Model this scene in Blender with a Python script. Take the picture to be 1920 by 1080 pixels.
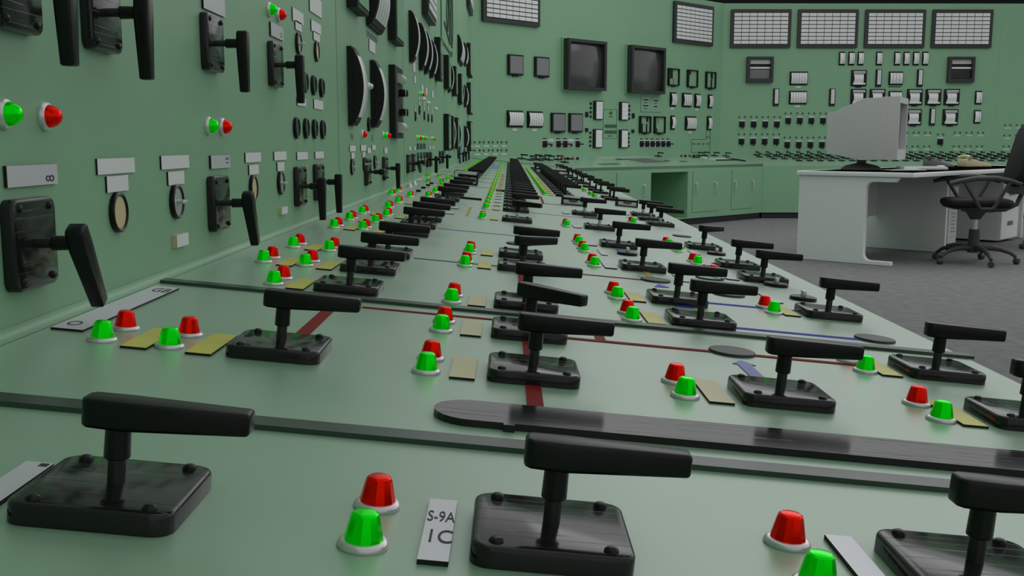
import bpy, bmesh, math, random
from mathutils import Matrix, Vector
random.seed(7)
for o in list(bpy.data.objects): bpy.data.objects.remove(o)
SC = bpy.context.scene
COL = SC.collection
FLOOR = -0.94            # heights below are measured from the camera; Z0 lifts everything so that the floor is z = 0
Z0 = -FLOOR
# ------------------------------------------------------------------ camera
cd = bpy.data.cameras.new('camera'); cam = bpy.data.objects.new('camera', cd); COL.objects.link(cam)
cd.sensor_width = 36.0; cd.lens = 1913.3/1920*36; cd.clip_start = 0.02; cd.clip_end = 200
pitch, yaw, roll = math.radians(8.0219), math.radians(-0.1674), math.radians(-0.033)
cam.matrix_world = (Matrix.Translation((0, 0, Z0)) @ Matrix.Rotation(-yaw*-1, 4, 'Z') @
                    Matrix.Rotation(math.radians(90)-pitch, 4, 'X') @ Matrix.Rotation(-roll, 4, 'Z'))
SC.camera = cam
# ------------------------------------------------------------------ world and light
w = bpy.data.worlds.new('world'); SC.world = w; w.use_nodes = True
wn_ = w.node_tree; bg = wn_.nodes['Background']; bg.inputs[1].default_value = 1.0
wtc = wn_.nodes.new('ShaderNodeTexCoord'); wsx = wn_.nodes.new('ShaderNodeSeparateXYZ'); wn_.links.new(wtc.outputs['Generated'], wsx.inputs[0])
wmr = wn_.nodes.new('ShaderNodeMapRange'); wmr.interpolation_type = 'SMOOTHSTEP'
wmr.inputs['From Min'].default_value = -0.35; wmr.inputs['From Max'].default_value = 0.55
wn_.links.new(wsx.outputs['Y'], wmr.inputs[0])
wmx = wn_.nodes.new('ShaderNodeMix'); wmx.data_type = 'RGBA'; wn_.links.new(wmr.outputs[0], wmx.inputs[0])
wmx.inputs[6].default_value = (0.43, 0.43, 0.44, 1); wmx.inputs[7].default_value = (0.63, 0.63, 0.64, 1)      # the hall is lit from its far side
wn_.links.new(wmx.outputs[2], bg.inputs[0])
def area(name, loc, size, power, rot, color=(1, 1, 1)):
    l = bpy.data.lights.new(name, 'AREA'); l.shape = 'RECTANGLE'; l.size, l.size_y = size; l.energy = power; l.color = color
    o = bpy.data.objects.new(name, l); o.location = (loc[0], loc[1], loc[2]+Z0); o.rotation_euler = rot; COL.objects.link(o); return o
area('far_wall_fill', (4.4, 8.6, 3.0), (7, 6), 100, (0, 0, 0))  # unseen overhead fill, added to brighten the far end and its walls
SC.view_settings.view_transform = 'Standard'; SC.view_settings.look = 'None'
SC.view_settings.exposure = 0.0; SC.view_settings.gamma = 1.0; SC.view_settings.use_curve_mapping = False
# ------------------------------------------------------------------ materials
MATS = {}
def mat(name, col, rough=0.5, metal=0.0, spec=0.5, emit=0.0, bump=None, coat=0.0, var=0.0, trans=0.0, alpha=1.0):
    m = bpy.data.materials.new(name); m.use_nodes = True; nt = m.node_tree; b = nt.nodes['Principled BSDF']
    c = (*col, 1)
    b.inputs['Base Color'].default_value = c; b.inputs['Roughness'].default_value = rough
    b.inputs['Metallic'].default_value = metal; b.inputs['Specular IOR Level'].default_value = spec
    b.inputs['Coat Weight'].default_value = coat; b.inputs['Coat Roughness'].default_value = 0.38; b.inputs['Transmission Weight'].default_value = trans
    if emit: b.inputs['Emission Color'].default_value = c; b.inputs['Emission Strength'].default_value = emit
    tc = nt.nodes.new('ShaderNodeTexCoord')
    n = nt.nodes.new('ShaderNodeTexNoise'); n.inputs['Scale'].default_value = 14; n.inputs['Detail'].default_value = 5
    nt.links.new(tc.outputs['Object'], n.inputs['Vector'])
    if var:
        mx = nt.nodes.new('ShaderNodeMix'); mx.data_type = 'RGBA'
        mx.inputs[6].default_value = tuple(x*(1-var) for x in col)+(1,); mx.inputs[7].default_value = tuple(min(1, x*(1+var)) for x in col)+(1,)
        nt.links.new(n.outputs[0], mx.inputs[0]); nt.links.new(mx.outputs[2], b.inputs['Base Color'])
    mr = nt.nodes.new('ShaderNodeMapRange'); mr.inputs['To Min'].default_value = rough*0.88; mr.inputs['To Max'].default_value = min(1, rough*1.12)
    nt.links.new(n.outputs[0], mr.inputs[0]); nt.links.new(mr.outputs[0], b.inputs['Roughness'])
    if bump:
        kind, scale, strength = bump
        if kind == 'scratch':
            mp = []
            for ang, sc_ in ((25, (5, 330, 5)), (-38, (5, 260, 5))):
                mpn = nt.nodes.new('ShaderNodeMapping'); mpn.inputs['Rotation'].default_value = (0, 0, math.radians(ang)); mpn.inputs['Scale'].default_value = sc_
                nt.links.new(tc.outputs['Object'], mpn.inputs['Vector'])
                tn = nt.nodes.new('ShaderNodeTexNoise'); tn.inputs['Scale'].default_value = scale/34; tn.inputs['Detail'].default_value = 2; tn.inputs['Distortion'].default_value = 0.6
                nt.links.new(mpn.outputs[0], tn.inputs['Vector'])
                rp = nt.nodes.new('ShaderNodeValToRGB'); rp.color_ramp.elements[0].position = 0.64; rp.color_ramp.elements[1].position = 0.68
                nt.links.new(tn.outputs[0], rp.inputs[0]); mp.append(rp)
            ad = nt.nodes.new('ShaderNodeMath'); ad.operation = 'MAXIMUM'; nt.links.new(mp[0].outputs[0], ad.inputs[0]); nt.links.new(mp[1].outputs[0], ad.inputs[1])
            mk = nt.nodes.new('ShaderNodeMath'); mk.operation = 'MULTIPLY'; nt.links.new(ad.outputs[0], mk.inputs[0]); nt.links.new(n.outputs[0], mk.inputs[1]); src = mk.outputs[0]
        else:
            t = nt.nodes.new('ShaderNodeTexNoise'); t.inputs['Scale'].default_value = scale; t.inputs['Detail'].default_value = 6
            nt.links.new(tc.outputs['Object'], t.inputs['Vector']); src = t.outputs[0]
        bp = nt.nodes.new('ShaderNodeBump'); bp.inputs['Strength'].default_value = strength; bp.inputs['Distance'].default_value = 0.0006
        nt.links.new(src, bp.inputs['Height']); nt.links.new(bp.outputs[0], b.inputs['Normal'])
    MATS[name] = m; return m
G = mat('green_paint', (0.245, 0.470, 0.285), 0.42, spec=0.5, bump=('noise', 220, 0.10), var=0.03)
GB = mat('green_desk_paint', (0.275, 0.480, 0.315), 0.40, spec=1.0, coat=0.9, bump=('noise', 220, 0.02), var=0.03)
GD = mat('green_line', (0.05, 0.12, 0.065), 0.5)
GG = mat('green_strip', (0.035, 0.065, 0.045), 0.30, var=0.05)
BK = mat('black_plastic', (0.006, 0.007, 0.006), 0.30, spec=0.28, bump=('noise', 500, 0.15))
BS = mat('black_scratched', (0.012, 0.013, 0.012), 0.13, spec=0.38, bump=('scratch', 34, 0.3))
BM = mat('black_matt', (0.012, 0.014, 0.012), 0.6, spec=0.3)
STEM = mat('dark_steel', (0.05, 0.05, 0.05), 0.35, metal=0.6)
SIL = mat('silver', (0.72, 0.73, 0.72), 0.28, metal=0.6)
CHR = mat('chrome', (0.7, 0.7, 0.7), 0.18, metal=1.0)
RED = mat('red_lens', (0.85, 0.008, 0.0), 0.24, emit=0.07, spec=0.2, metal=0.85)
GRN = mat('green_lens', (0.0, 0.85, 0.004), 0.24, emit=0.10, spec=0.2, metal=0.85)
REDD = mat('dark_red_lens', (0.25, 0.03, 0.02), 0.4)
GRND = mat('dark_green_lens', (0.02, 0.22, 0.07), 0.4)
YEL = mat('yellow_plate', (0.70, 0.66, 0.10), 0.35, var=0.25)
CRM = mat('cream_plate', (0.64, 0.60, 0.32), 0.35, var=0.08)
WHT = mat('white_plate', (0.68, 0.70, 0.74), 0.4, var=0.04)
WLB = mat('wall_label', (0.80, 0.83, 0.82), 0.5)
SVP = mat('silver_plate', (0.72, 0.73, 0.77), 0.3, metal=0.2, var=0.06)
INK = mat('ink', (0.03, 0.03, 0.035), 0.6)
TAN = mat('tan_face', (0.66, 0.57, 0.32), 0.5, var=0.06)
FACE = mat('meter_face', (0.84, 0.86, 0.85), 0.45, coat=0.3)
LINE = mat('meter_line', (0.28, 0.29, 0.29), 0.5)
GLASS = mat('dark_glass', (0.050, 0.053, 0.050), 0.16, spec=1.0)
GREYG = mat('grey_screen', (0.24, 0.235, 0.25), 0.35)
FRM = mat('dark_frame', (0.028, 0.030, 0.029), 0.45)
MIRG = mat('mirror_glass', (0.35, 0.5, 0.38), 0.07, metal=0.8)
REDP = mat('red_tape', (0.24, 0.014, 0.014), 0.6, spec=0.1, var=0.1)
BLU = mat('blue_tape', (0.05, 0.05, 0.62), 0.5)
LBLU = mat('pale_blue', (0.20, 0.22, 0.55), 0.5)
CYB = mat('pale_cyan', (0.17, 0.30, 0.38), 0.5)
YTP = mat('yellow_tape', (0.40, 0.33, 0.02), 0.5)
NAVY = mat('navy_tile', (0.015, 0.05, 0.08), 0.4)
CARP = mat('carpet', (0.21, 0.213, 0.213), 0.95, spec=0.1, bump=('noise', 900, 1.0), var=0.35)
DESK = mat('desk_laminate', (0.86, 0.90, 0.87), 0.5)
DKTOP = mat('desk_black_top', (0.003, 0.003, 0.003), 0.9, spec=0.0)
PCW = mat('computer_plastic', (0.60, 0.61, 0.60), 0.5)
PCD = mat('dark_grey_plastic', (0.15, 0.16, 0.16), 0.5)
CHB = mat('chair_black', (0.010, 0.010, 0.011), 0.7, spec=0.3, bump=('noise', 600, 0.3))
CHP = mat('chair_plastic', (0.05, 0.052, 0.052), 0.5)
CRP = mat('cream_phone', (0.62, 0.57, 0.34), 0.4)
PLI = mat('plinth_black', (0.015, 0.013, 0.014), 0.6)
CEIL = mat('ceiling_dark', (0.02, 0.022, 0.021), 0.8)
ENAM = mat('white_enamel', (0.70, 0.72, 0.70), 0.35)
# ------------------------------------------------------------------ mesh builder
def rrect(hx, hy, r, n=4, cx=0, cy=0):
    out = []
    for (sx, sy, a0) in ((1, 1, 0), (-1, 1, 90), (-1, -1, 180), (1, -1, 270)):
        for k in range(n+1):
            a = math.radians(a0+90*k/n)
            out.append((cx+sx*(hx-r)+r*math.cos(a), cy+sy*(hy-r)+r*math.sin(a)))
    return out
def circ(r, n=24, cx=0, cy=0): return [(cx+r*math.cos(2*math.pi*k/n), cy+r*math.sin(2*math.pi*k/n)) for k in range(n)]
class MB:
    def __init__(s): s.v = []; s.f = []; s.m = []
    def add(s, vs, fs, m=0, M=None):
        b = len(s.v)
        for v in vs:
            v = Vector(v); s.v.append(tuple(M @ v if M else v))
        for f in fs: s.f.append([b+i for i in f]); s.m.append(m)
        return s
    def box(s, x0, x1, y0, y1, z0, z1, m=0, M=None):
        vs = [(x, y, z) for z in (z0, z1) for (x, y) in ((x0, y0), (x1, y0), (x1, y1), (x0, y1))]
        return s.add(vs, [(3, 2, 1, 0), (4, 5, 6, 7), (0, 1, 5, 4), (1, 2, 6, 5), (2, 3, 7, 6), (3, 0, 4, 7)], m, M)
    def loft(s, loops, m=0, M=None, cap=True, mtop=None):
        n = len(loops[0][0]); vs = []; fs = []
        for pts, z in loops: vs += [(p[0], p[1], z) for p in pts]
        for k in range(len(loops)-1):
            for i in range(n):
                j = (i+1) % n; fs.append((k*n+i, k*n+j, (k+1)*n+j, (k+1)*n+i))
        s.add(vs, fs, m, M)
        if cap:
            b = len(s.v)-len(vs); s.f.append([b+i for i in range(n)][::-1]); s.m.append(m)
            s.f.append([b+(len(loops)-1)*n+i for i in range(n)]); s.m.append(m if mtop is None else mtop)
        return s
    def lathe(s, prof, n=24, m=0, M=None, cap=True): return s.loft([(circ(max(r, 1e-5), n), z) for r, z in prof], m, M, cap)
    def quad(s, a, b, c, d, m=0): return s.add([a, b, c, d], [(0, 1, 2, 3)], m)
    def tube(s, path, r, n=8, m=0):
        P = [Vector(p) for p in path]; rings = []
        up = Vector((0, 0, 1))
        for i, p in enumerate(P):
            t = (P[min(i+1, len(P)-1)]-P[max(i-1, 0)]).normalized()
            a = t.cross(up)
            if a.length < 1e-3: a = t.cross(Vector((0, 1, 0)))
            a.normalize(); b = a.cross(t); rr = r[i] if isinstance(r, (list, tuple)) else r
            rings.append([tuple(p+(a*math.cos(2*math.pi*k/n)+b*math.sin(2*math.pi*k/n))*rr) for k in range(n)])
        vs = [v for rg in rings for v in rg]; fs = []
        for k in range(len(rings)-1):
            for i in range(n):
                j = (i+1) % n; fs.append((k*n+i, k*n+j, (k+1)*n+j, (k+1)*n+i))
        fs.append(tuple(range(n))[::-1]); fs.append(tuple((len(rings)-1)*n+i for i in range(n)))
        return s.add(vs, fs, m)
    def mesh(s, name, mats, bevel=0, seg=2, smooth=35):
        me = bpy.data.meshes.new(name); me.from_pydata(s.v, [], s.f)
        for mm in mats: me.materials.append(mm)
        me.polygons.foreach_set('material_index', s.m); me.update()
        bm = bmesh.new(); bm.from_mesh(me)
        if bevel:
            es = [e for e in bm.edges if len(e.link_faces) == 2 and e.calc_face_angle(0) > math.radians(25)]
            bmesh.ops.bevel(bm, geom=es, offset=bevel, segments=seg, affect='EDGES', profile=0.5, clamp_overlap=True)
        bmesh.ops.recalc_face_normals(bm, faces=bm.faces)
        for f in bm.faces: f.smooth = bool(smooth)
        bm.to_mesh(me); bm.free()
        if smooth: me.set_sharp_from_angle(angle=math.radians(smooth))
        return me
# ------------------------------------------------------------------ object helpers
def ob(name, me, parent=None, M=None):
    o = bpy.data.objects.new(name, me); COL.objects.link(o)
    if parent: o.parent = parent
    if M is not None:
        if parent: o.matrix_local = M
        else: o.matrix_world = M
    return o
def tag(o, label=None, cat=None, group=None, kind=None):
    if label: o['label'] = label
    if cat: o['category'] = cat
    if group: o['group'] = group
    if kind: o['kind'] = kind
    return o
class Proto:
    """a thing: an Empty (or one mesh) with parts and sub-parts; made once, then copied"""
    def __init__(s, name, me=None):
        s.root = bpy.data.objects.new(name, me); s.kids = []; s.used = False
    def part(s, name, me, subs=(), M=None, label=None):
        c = bpy.data.objects.new(name, me); c.parent = s.root
        if M is not None: c.matrix_local = M
        if label: c['label'] = label
        gs = []
        for (n, m2, M2) in subs:
            g = bpy.data.objects.new(n, m2); g.parent = c
            if M2 is not None: g.matrix_local = M2
            gs.append(g)
        s.kids.append((c, gs)); return c
    def put(s, M, label, cat, group=None):
        if not s.used:
            s.used = True; r = s.root; COL.objects.link(r)
            for c, gs in s.kids:
                COL.objects.link(c)
                for g in gs: COL.objects.link(g)
        else:
            r = s.root.copy(); COL.objects.link(r)
            for c, gs in s.kids:
                c2 = c.copy(); COL.objects.link(c2); c2.parent = r
                for g in gs:
                    g2 = g.copy(); COL.objects.link(g2); g2.parent = c2
        r.matrix_world = M
        if 'group' in r: del r['group']
        return tag(r, label, cat, group)
def T(x=0, y=0, z=0): return Matrix.Translation((x, y, z))
def RZ(a): return Matrix.Rotation(math.radians(a), 4, 'Z')
def frame(o, ex, ey):
    ex = Vector(ex).normalized(); ey = Vector(ey); ey = (ey-ex*ey.dot(ex)).normalized(); ez = ex.cross(ey)
    M = Matrix.Identity(4)
    for i in range(3): M[i][0] = ex[i]; M[i][1] = ey[i]; M[i][2] = ez[i]; M[i][3] = o[i]
    return M
TH = math.radians(5.4252)
H = 0.1905
BENCH = frame((-math.sin(TH)*H, 0, -math.cos(TH)*H+Z0), (math.cos(TH), 0, -math.sin(TH)), (0, 1, 0))      # local x = across, y = along
WX = -0.400
LWALL = frame((WX, 0, Z0), (0, 1, 0), (0, 0, 1))                                                        # local x = along, y = up, z = out
D0 = Vector((WX, 10.85)); D1 = Vector((2.863, 14.0)); dd = (D1-D0).normalized()
DWALL = frame((D0.x, D0.y, Z0), (dd.x, dd.y, 0), (0, 0, 1))
BY = 14.0
BWALL = frame((0, BY, Z0), (1, 0, 0), (0, 0, 1))
F0 = Vector((0.66, 10.6)); F1 = Vector((3.235, 13.08)); df = (F1-F0).normalized(); dn = Vector((-df.y, df.x))
DBEN = frame((F0.x, F0.y, -0.2427+Z0), (df.x, df.y, 0), (dn.x*0.92, dn.y*0.92, 0.108))
BBEN = frame((0, 13.08, -0.2427+Z0), (1, 0, 0), (0, 0.92, 0.108))
DFRONT = frame((F0.x, F0.y, Z0), (df.x, df.y, 0), (0, 0, 1))
ORD = ['', 'first', 'second', 'third', 'fourth', 'fifth', 'sixth', 'seventh', 'eighth', 'ninth', 'tenth', 'eleventh', 'twelfth', 'thirteenth', 'fourteenth',
       'fifteenth', 'sixteenth', 'seventeenth', 'eighteenth', 'nineteenth', 'twentieth']
def ordn(n):
    if n <= 20: return ORD[n]
    t = {2: 'twent', 3: 'thirt', 4: 'fort', 5: 'fift'}[n//10]
    return t+'ieth' if n % 10 == 0 else t+'y-'+ORD[n % 10]
# ------------------------------------------------------------------ the setting
def slab(name, pts, z0, z1, m, kind='structure', M=None):
    b = MB(); b.loft([(pts, z0), (pts, z1)]); o = ob(name, b.mesh(name, [m], smooth=0), M=M); return tag(o, kind=kind)
ZT = 1.862
slab('floor', [(-14, -22), (26, -22), (26, 30), (-14, 30)], FLOOR+Z0-0.1, FLOOR+Z0, CARP)
b = MB(); b.box(-2.5, 10.85, FLOOR, ZT, -0.12, 0)
tag(ob('wall_left', b.mesh('wall_left', [G], smooth=0), M=LWALL), kind='structure')
L = (D1-D0).length
b = MB(); b.box(0, L, FLOOR, ZT, -0.12, 0)
tag(ob('wall_diagonal', b.mesh('wall_diagonal', [G], smooth=0), M=DWALL), kind='structure')
b = MB(); b.box(2.863, 11.5, FLOOR, ZT, -0.12, 0)
tag(ob('wall_back', b.mesh('wall_back', [G], smooth=0), M=BWALL), kind='structure')
slab('ceiling', [(-2.5, 15.0), (12, 15.0), (12, 16.5), (-2.5, 16.5)], 2.12+Z0, 2.2+Z0, CEIL)
b = MB(); b.box(-2.5, 12, BY+1.2, BY+1.3, FLOOR+Z0, 2.12+Z0)
tag(ob('wall_behind', b.mesh('wall_behind', [CEIL], smooth=0)), kind='structure')
# panel joints on the walls (thin grooves shown as narrow seams)
def seam(M, x, y0, y1, n):
    b = MB(); b.box(x-0.0022, x+0.0022, y0, y1, -0.001, 0.0012); tag(ob('trim_%d' % n, b.mesh('trim', [G], smooth=0), M=M), kind='structure')
seam(LWALL, 2.42, -0.153, ZT, 1); seam(LWALL, 3.93, -0.153, ZT, 2); seam(BWALL, 6.592, -0.135, ZT, 3); seam(LWALL, 7.9, -0.153, ZT, 4)
# control benches: near one runs along the left wall, then a diagonal and a back one
def edge_u(y): return 0.522+0.0150*min(y, 10.6)
zb = -0.045
b = MB()
def bp(u, y, z=0): return BENCH @ Vector((u, y, z))
yn = -1.0; CT = math.cos(TH); uw = (WX+math.sin(TH)*H)/CT
top = [bp(uw+0.0005, yn), bp(edge_u(0.5)-0.02, yn), bp(edge_u(10.6), 10.6), bp(uw+0.0005, 10.85)]
bot = [Vector((p.x, p.y, p.z-0.03)) for p in top]
b.add([tuple(p) for p in top+bot], [(0, 1, 2, 3), (7, 6, 5, 4), (0, 4, 5, 1), (1, 5, 6, 2), (2, 6, 7, 3), (3, 7, 4, 0)])
bench = ob('control_desk', b.mesh('control_desk', [GB], smooth=0)); tag(bench, 'long sloping green control desk top running along the left wall', 'control desk')
# its body under the top
b = MB(); ff = [(edge_u(0.5)-0.05, yn), (edge_u(10.6)-0.03, 10.55)]
pts = [(WX+0.001, yn), (ff[0][0]-0.03, yn), (ff[1][0]-0.03, 10.55), (WX+0.001, 10.83)]
b.loft([(pts, FLOOR+Z0+0.075), (pts, -0.2755+Z0)])
ob('body', b.mesh('body', [G], smooth=0), bench)
b = MB(); pts2 = [(p[0]-(0.02 if i in (1, 2) else 0), p[1]) for i, p in enumerate(pts)]; b.loft([(pts2, FLOOR+Z0+0.0005), (pts2, FLOOR+Z0+0.075)])
ob('plinth', b.mesh('plinth', [PLI], smooth=0), bench)
# fillet between wall and desk top
b = MB(); pr = []
for k in range(5):
    a = math.radians(90*k/4); pr.append((0.008*(1-math.sin(a)), 0.008*(1-math.cos(a))))
vs = []; N = len(pr)
for y in (yn, 10.84):
    for (dx, dz) in pr:
        p = bp(uw, y); vs.append((WX+0.0005+dx, y, p.z+dz-dx*math.tan(TH)+0.0003))
    p = bp(uw, y); vs.append((WX+0.0005, y, p.z-0.001))
b.add(vs, [(i, (i+1) % (N+1), (i+1) % (N+1)+N+1, i+N+1) for i in range(N+1)]+[tuple(range(N+1)), tuple(range(N+1, 2*N+2))])
tag(ob('trim_5', b.mesh('trim', [G], smooth=60)), kind='structure')
# diagonal desk + back desk : one body with knee opening, doors and plinth
LF = (F1-F0).length
def V2(s, t): p = F0+df*s+dn*t; return p
dtop = MB()
c0 = F0; c1 = F1; w1 = Vector((D1.x, BY)); w0 = D0
def zt(t): return -0.2427+0.108*t+Z0
P8 = [(c0.x, c0.y, zt(0)), (c1.x, c1.y, zt(0)), (w1.x-0.002, w1.y-0.002, zt(1)), (w0.x+0.001, w0.y, zt(1)-0.002)]
dtop.add(P8+[(p[0], p[1], p[2]-0.035) for p in P8], [(0, 1, 2, 3), (7, 6, 5, 4), (0, 4, 5, 1), (1, 5, 6, 2), (2, 6, 7, 3), (3, 7, 4, 0)])
dd_desk = ob('control_desk', dtop.mesh('desk_top', [GB], smooth=0)); tag(dd_desk, 'green control desk on the diagonal with cupboard doors and a knee opening', 'control desk')
OP = (1.295, 1.984); OPZ = -0.316
b = MB()
b.box(0.03, OP[0], FLOOR+0.075, -0.245, -0.60, 0); b.box(OP[1], LF, FLOOR+0.075, -0.245, -0.60, 0); b.box(OP[0], OP[1], OPZ, -0.245, -0.60, 0)
b.box(OP[0], OP[1], FLOOR+0.075, OPZ, -0.60, -0.575); b.box(OP[0], OP[1], FLOOR+0.075, FLOOR+0.085, -0.575, 0)
ob('body', b.mesh('body', [G], smooth=0), dd_desk, DFRONT)
b = MB(); b.box(0.03, LF-0.02, FLOOR+0.001, FLOOR+0.075, -0.6, -0.015); ob('plinth', b.mesh('plinth', [PLI], smooth=0), dd_desk, DFRONT)
def handle_mesh():
    b = MB(); b.tube([(0, 0.058, 0.0), (0, 0.058, 0.018), (0, 0.05, 0.026), (0, -0.05, 0.026), (0, -0.058, 0.018), (0, -0.058, 0.0)], 0.0075, 8)
    b.lathe([(0.013, 0), (0.013, 0.004)], 12, M=T(0, 0.058)); b.lathe([(0.013, 0), (0.013, 0.004)], 12, M=T(0, -0.058)); return b.mesh('handle', [SIL])
HM = handle_mesh()
def door(x0, x1, y0, y1, hs):
    b = MB(); b.box(x0, x1, y0, y1, -0.001, 0.005); b.box(x0-0.004, x0, y0-0.004, y1+0.004, -0.001, 0.0008, 1); b.box(x0-0.004, x1, y0-0.004, y0, -0.001, 0.0008, 1)
    d = ob('door', b.mesh('door', [G, GD], smooth=0), dd_desk, DFRONT)
    for hx, hy in hs: ob('door_handle', HM, d, T(hx, hy, 0.005))
door(0.700, 1.214, -0.80, -0.308, [(1.158, -0.512)])
door(2.080, 2.610, -0.795, -0.304, [(2.131, -0.512), (2.520, -0.512)])
door(2.885, 3.385, -0.795, -0.307, [(2.935, -0.51), (3.329, -0.512)])
b = MB(); b.add([(c1.x, c1.y, zt(0)), (11.3, 13.08, zt(0)), (11.3, BY-.001, zt(1)), (w1.x+0.003, BY-.001, zt(1))] + [(c1.x, c1.y, zt(0)-.035), (11.3, 13.08, zt(0)-.035), (11.3, BY-.001, zt(1)-.035), (w1.x+0.003, BY-.001, zt(1)-.035)],
      [(0, 1, 2, 3), (7, 6, 5, 4), (0, 4, 5, 1), (1, 5, 6, 2), (2, 6, 7, 3), (3, 7, 4, 0)])
bdesk = ob('control_desk', b.mesh('desk_top', [GB], smooth=0)); tag(bdesk, 'straight green control desk below the far wall behind the office desk', 'control desk')
b = MB(); b.box(F1.x+0.002, 11.3, 13.082, 13.9, FLOOR+0.075+Z0, -0.245+Z0); ob('body', b.mesh('body', [G], smooth=0), bdesk)
b = MB(); b.box(F1.x+0.005, 11.3, 13.10, 13.9, FLOOR+Z0+0.001, FLOOR+0.075+Z0); ob('plinth', b.mesh('plinth', [PLI], smooth=0), bdesk)

# ------------------------------------------------------------------ device prototypes
def m_plate():
    b = MB(); r = lambda i: rrect(0.03825-i, 0.03725-i, 0.0095-i*0.5, 5)
    b.loft([(r(0), 0), (r(0), 0.0082), (r(0.0004), 0.0093), (r(0.0011), 0.0101), (r(0.0022), 0.0105)]); return b.mesh('base_plate', [BS], smooth=50)
def m_screw():
    b = MB(); b.lathe([(0.0036, 0), (0.0035, 0.0007), (0.0030, 0.0015), (0.0020, 0.0021), (0.0008, 0.0023)], 18); return b.mesh('screw', [BK], smooth=50)
def m_stem(mm):
    b = MB(); b.lathe([(0.0042, 0.0105), (0.0042, 0.026)], 20); return b.mesh('stem', [mm])
def m_sleeve():
    b = MB(); b.lathe([(0.0058, 0.0232), (0.0063, 0.0238), (0.0060, 0.0385)], 20); return b.mesh('sleeve', [BK])
def m_handle():
    b = MB(); z0a, z0b, z1a, z1b = 0.0375, 0.0405, 0.0532, 0.0520
    pl = [(-0.0165, -0.0050), (-0.0135, -0.0082), (0.004, -0.0090), (0.064, -0.0065), (0.064, 0.0065), (0.004, 0.0090), (-0.0135, 0.0082), (-0.0165, 0.0050)]
    n = len(pl); vs = []
    for lo in (1, 0):
        for x, y in pl:
            t = (x+0.0165)/0.0805; z = z0a+(z0b-z0a)*t if lo else z1a+(z1b-z1a)*t
            if lo and x < -0.012: z += 0.0012
            vs.append((x, y, z))
    b.add(vs, [tuple(range(n))[::-1], tuple(range(n, 2*n))]+[(i, (i+1) % n, n+(i+1) % n, n+i) for i in range(n)])
    return b.mesh('handle', [BK], bevel=0.0021, seg=3, smooth=60)
MP, MS, MSL, MH = m_plate(), m_screw(), m_sleeve(), m_handle(); MST = m_stem(STEM); MSTC = m_stem(CHR)
def switch_proto(ang, stem=MST):
    p = Proto('lever_switch'); p.part('base_plate', MP, [('screw', MS, T(sx*0.0266, sy*0.0296, 0.0104)) for sx in (-1, 1) for sy in (-1, 1)])
    p.part('stem', stem, [('sleeve', MSL, None)]); p.part('handle', MH, M=RZ(ang)); return p
SW = {}
def low_switch(ang):
    b = MB(); b.loft([(rrect(0.038, 0.037, 0.008, 2), 0), (rrect(0.037, 0.036, 0.008, 2), 0.0105)]); b.lathe([(0.0050, 0.0105), (0.0050, 0.038)], 8)
    b.box(-0.0165, 0.064, -0.0080, 0.0080, 0.038, 0.0525, 0, RZ(ang)); return Proto('lever_switch', b.mesh('lever_switch', [BK], bevel=0.0012, seg=1))
def put_switch(M, u, v, ang, label, group, low=False, chrome=False, base=0):
    k = (ang, low, chrome)
    if k not in SW: SW[k] = low_switch(ang) if low else switch_proto(ang, MSTC if chrome else MST)
    return SW[k].put(M @ T(u, v, base) @ (RZ(0)), label, 'switch', group)
def lamp_proto(lens, low=False):
    if low:
        b = MB(); b.lathe([(0.0120, 0), (0.0110, 0.0032)], 10, 0); b.lathe([(0.0094, 0.003), (0.0066, 0.0155), (0.004, 0.0168)], 10, 1); return Proto('pilot_lamp', b.mesh('pilot_lamp', [ENAM, lens]))
    p = Proto('pilot_lamp'); b = MB(); b.lathe([(0.0118, 0), (0.0123, 0.0010), (0.0117, 0.0024), (0.0104, 0.0034), (0.0095, 0.0035)], 28)
    p.part('ring', b.mesh('ring', [SIL, ENAM], smooth=60))
    b = MB(); b.lathe([(0.0093, 0.0032), (0.0091, 0.0045), (0.0070, 0.0140), (0.0064, 0.0156), (0.0052, 0.0165), (0.0034, 0.0169), (0.0012, 0.0170)], 12)
    p.part('lens', b.mesh('lens', [lens], smooth=24)); return p
LP = {(c, l): lamp_proto(m, l) for c, m in (('red', RED), ('green', GRN)) for l in (False, True)}
def put_lamp(M, u, v, color, label, group, low=False): return LP[(color, low)].put(M @ T(u, v), label, 'lamp', group)
def dome_proto(lens, r=0.0102, name='pilot_lamp'):
    p = Proto(name); b = MB(); b.lathe([(0.0125, 0), (0.0127, 0.0016), (0.0120, 0.0036), (0.0108, 0.0050), (0.0100, 0.0050)], 28); p.part('ring', b.mesh('ring', [SIL], smooth=60))
    b = MB(); b.lathe([(0.0100, 0.0045), (0.0092, 0.0080), (0.0076, 0.0115), (0.0050, 0.0142), (0.0020, 0.0152)], 20); p.part('lens', b.mesh('lens', [lens], smooth=60)); return p
DOME = {'red': dome_proto(RED), 'green': dome_proto(GRN), 'grey': dome_proto(SIL), 'yellow': dome_proto(YTP)}
PLC = {}
def put_plate(M, u0, u1, v0, v1, m, label, group=None, t=0.0022, name='label_plate', cat='label plate', edge=BM, shear=0):
    k = (round(u1-u0, 4), round(v1-v0, 4), m.name, t, name)
    if k not in PLC:
        b = MB(); hx, hy = (u1-u0)/2, (v1-v0)/2
        b.loft([([(-hx, -hy), (hx, -hy), (hx, hy), (-hx, hy)], 0), ([(-hx, -hy), (hx, -hy), (hx, hy), (-hx, hy)], t)], 0, mtop=1)
        PLC[k] = Proto(name, b.mesh(name, [edge, m], smooth=0))
    return PLC[k].put(M @ T((u0+u1)/2, (v0+v1)/2), label, cat, group)
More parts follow.
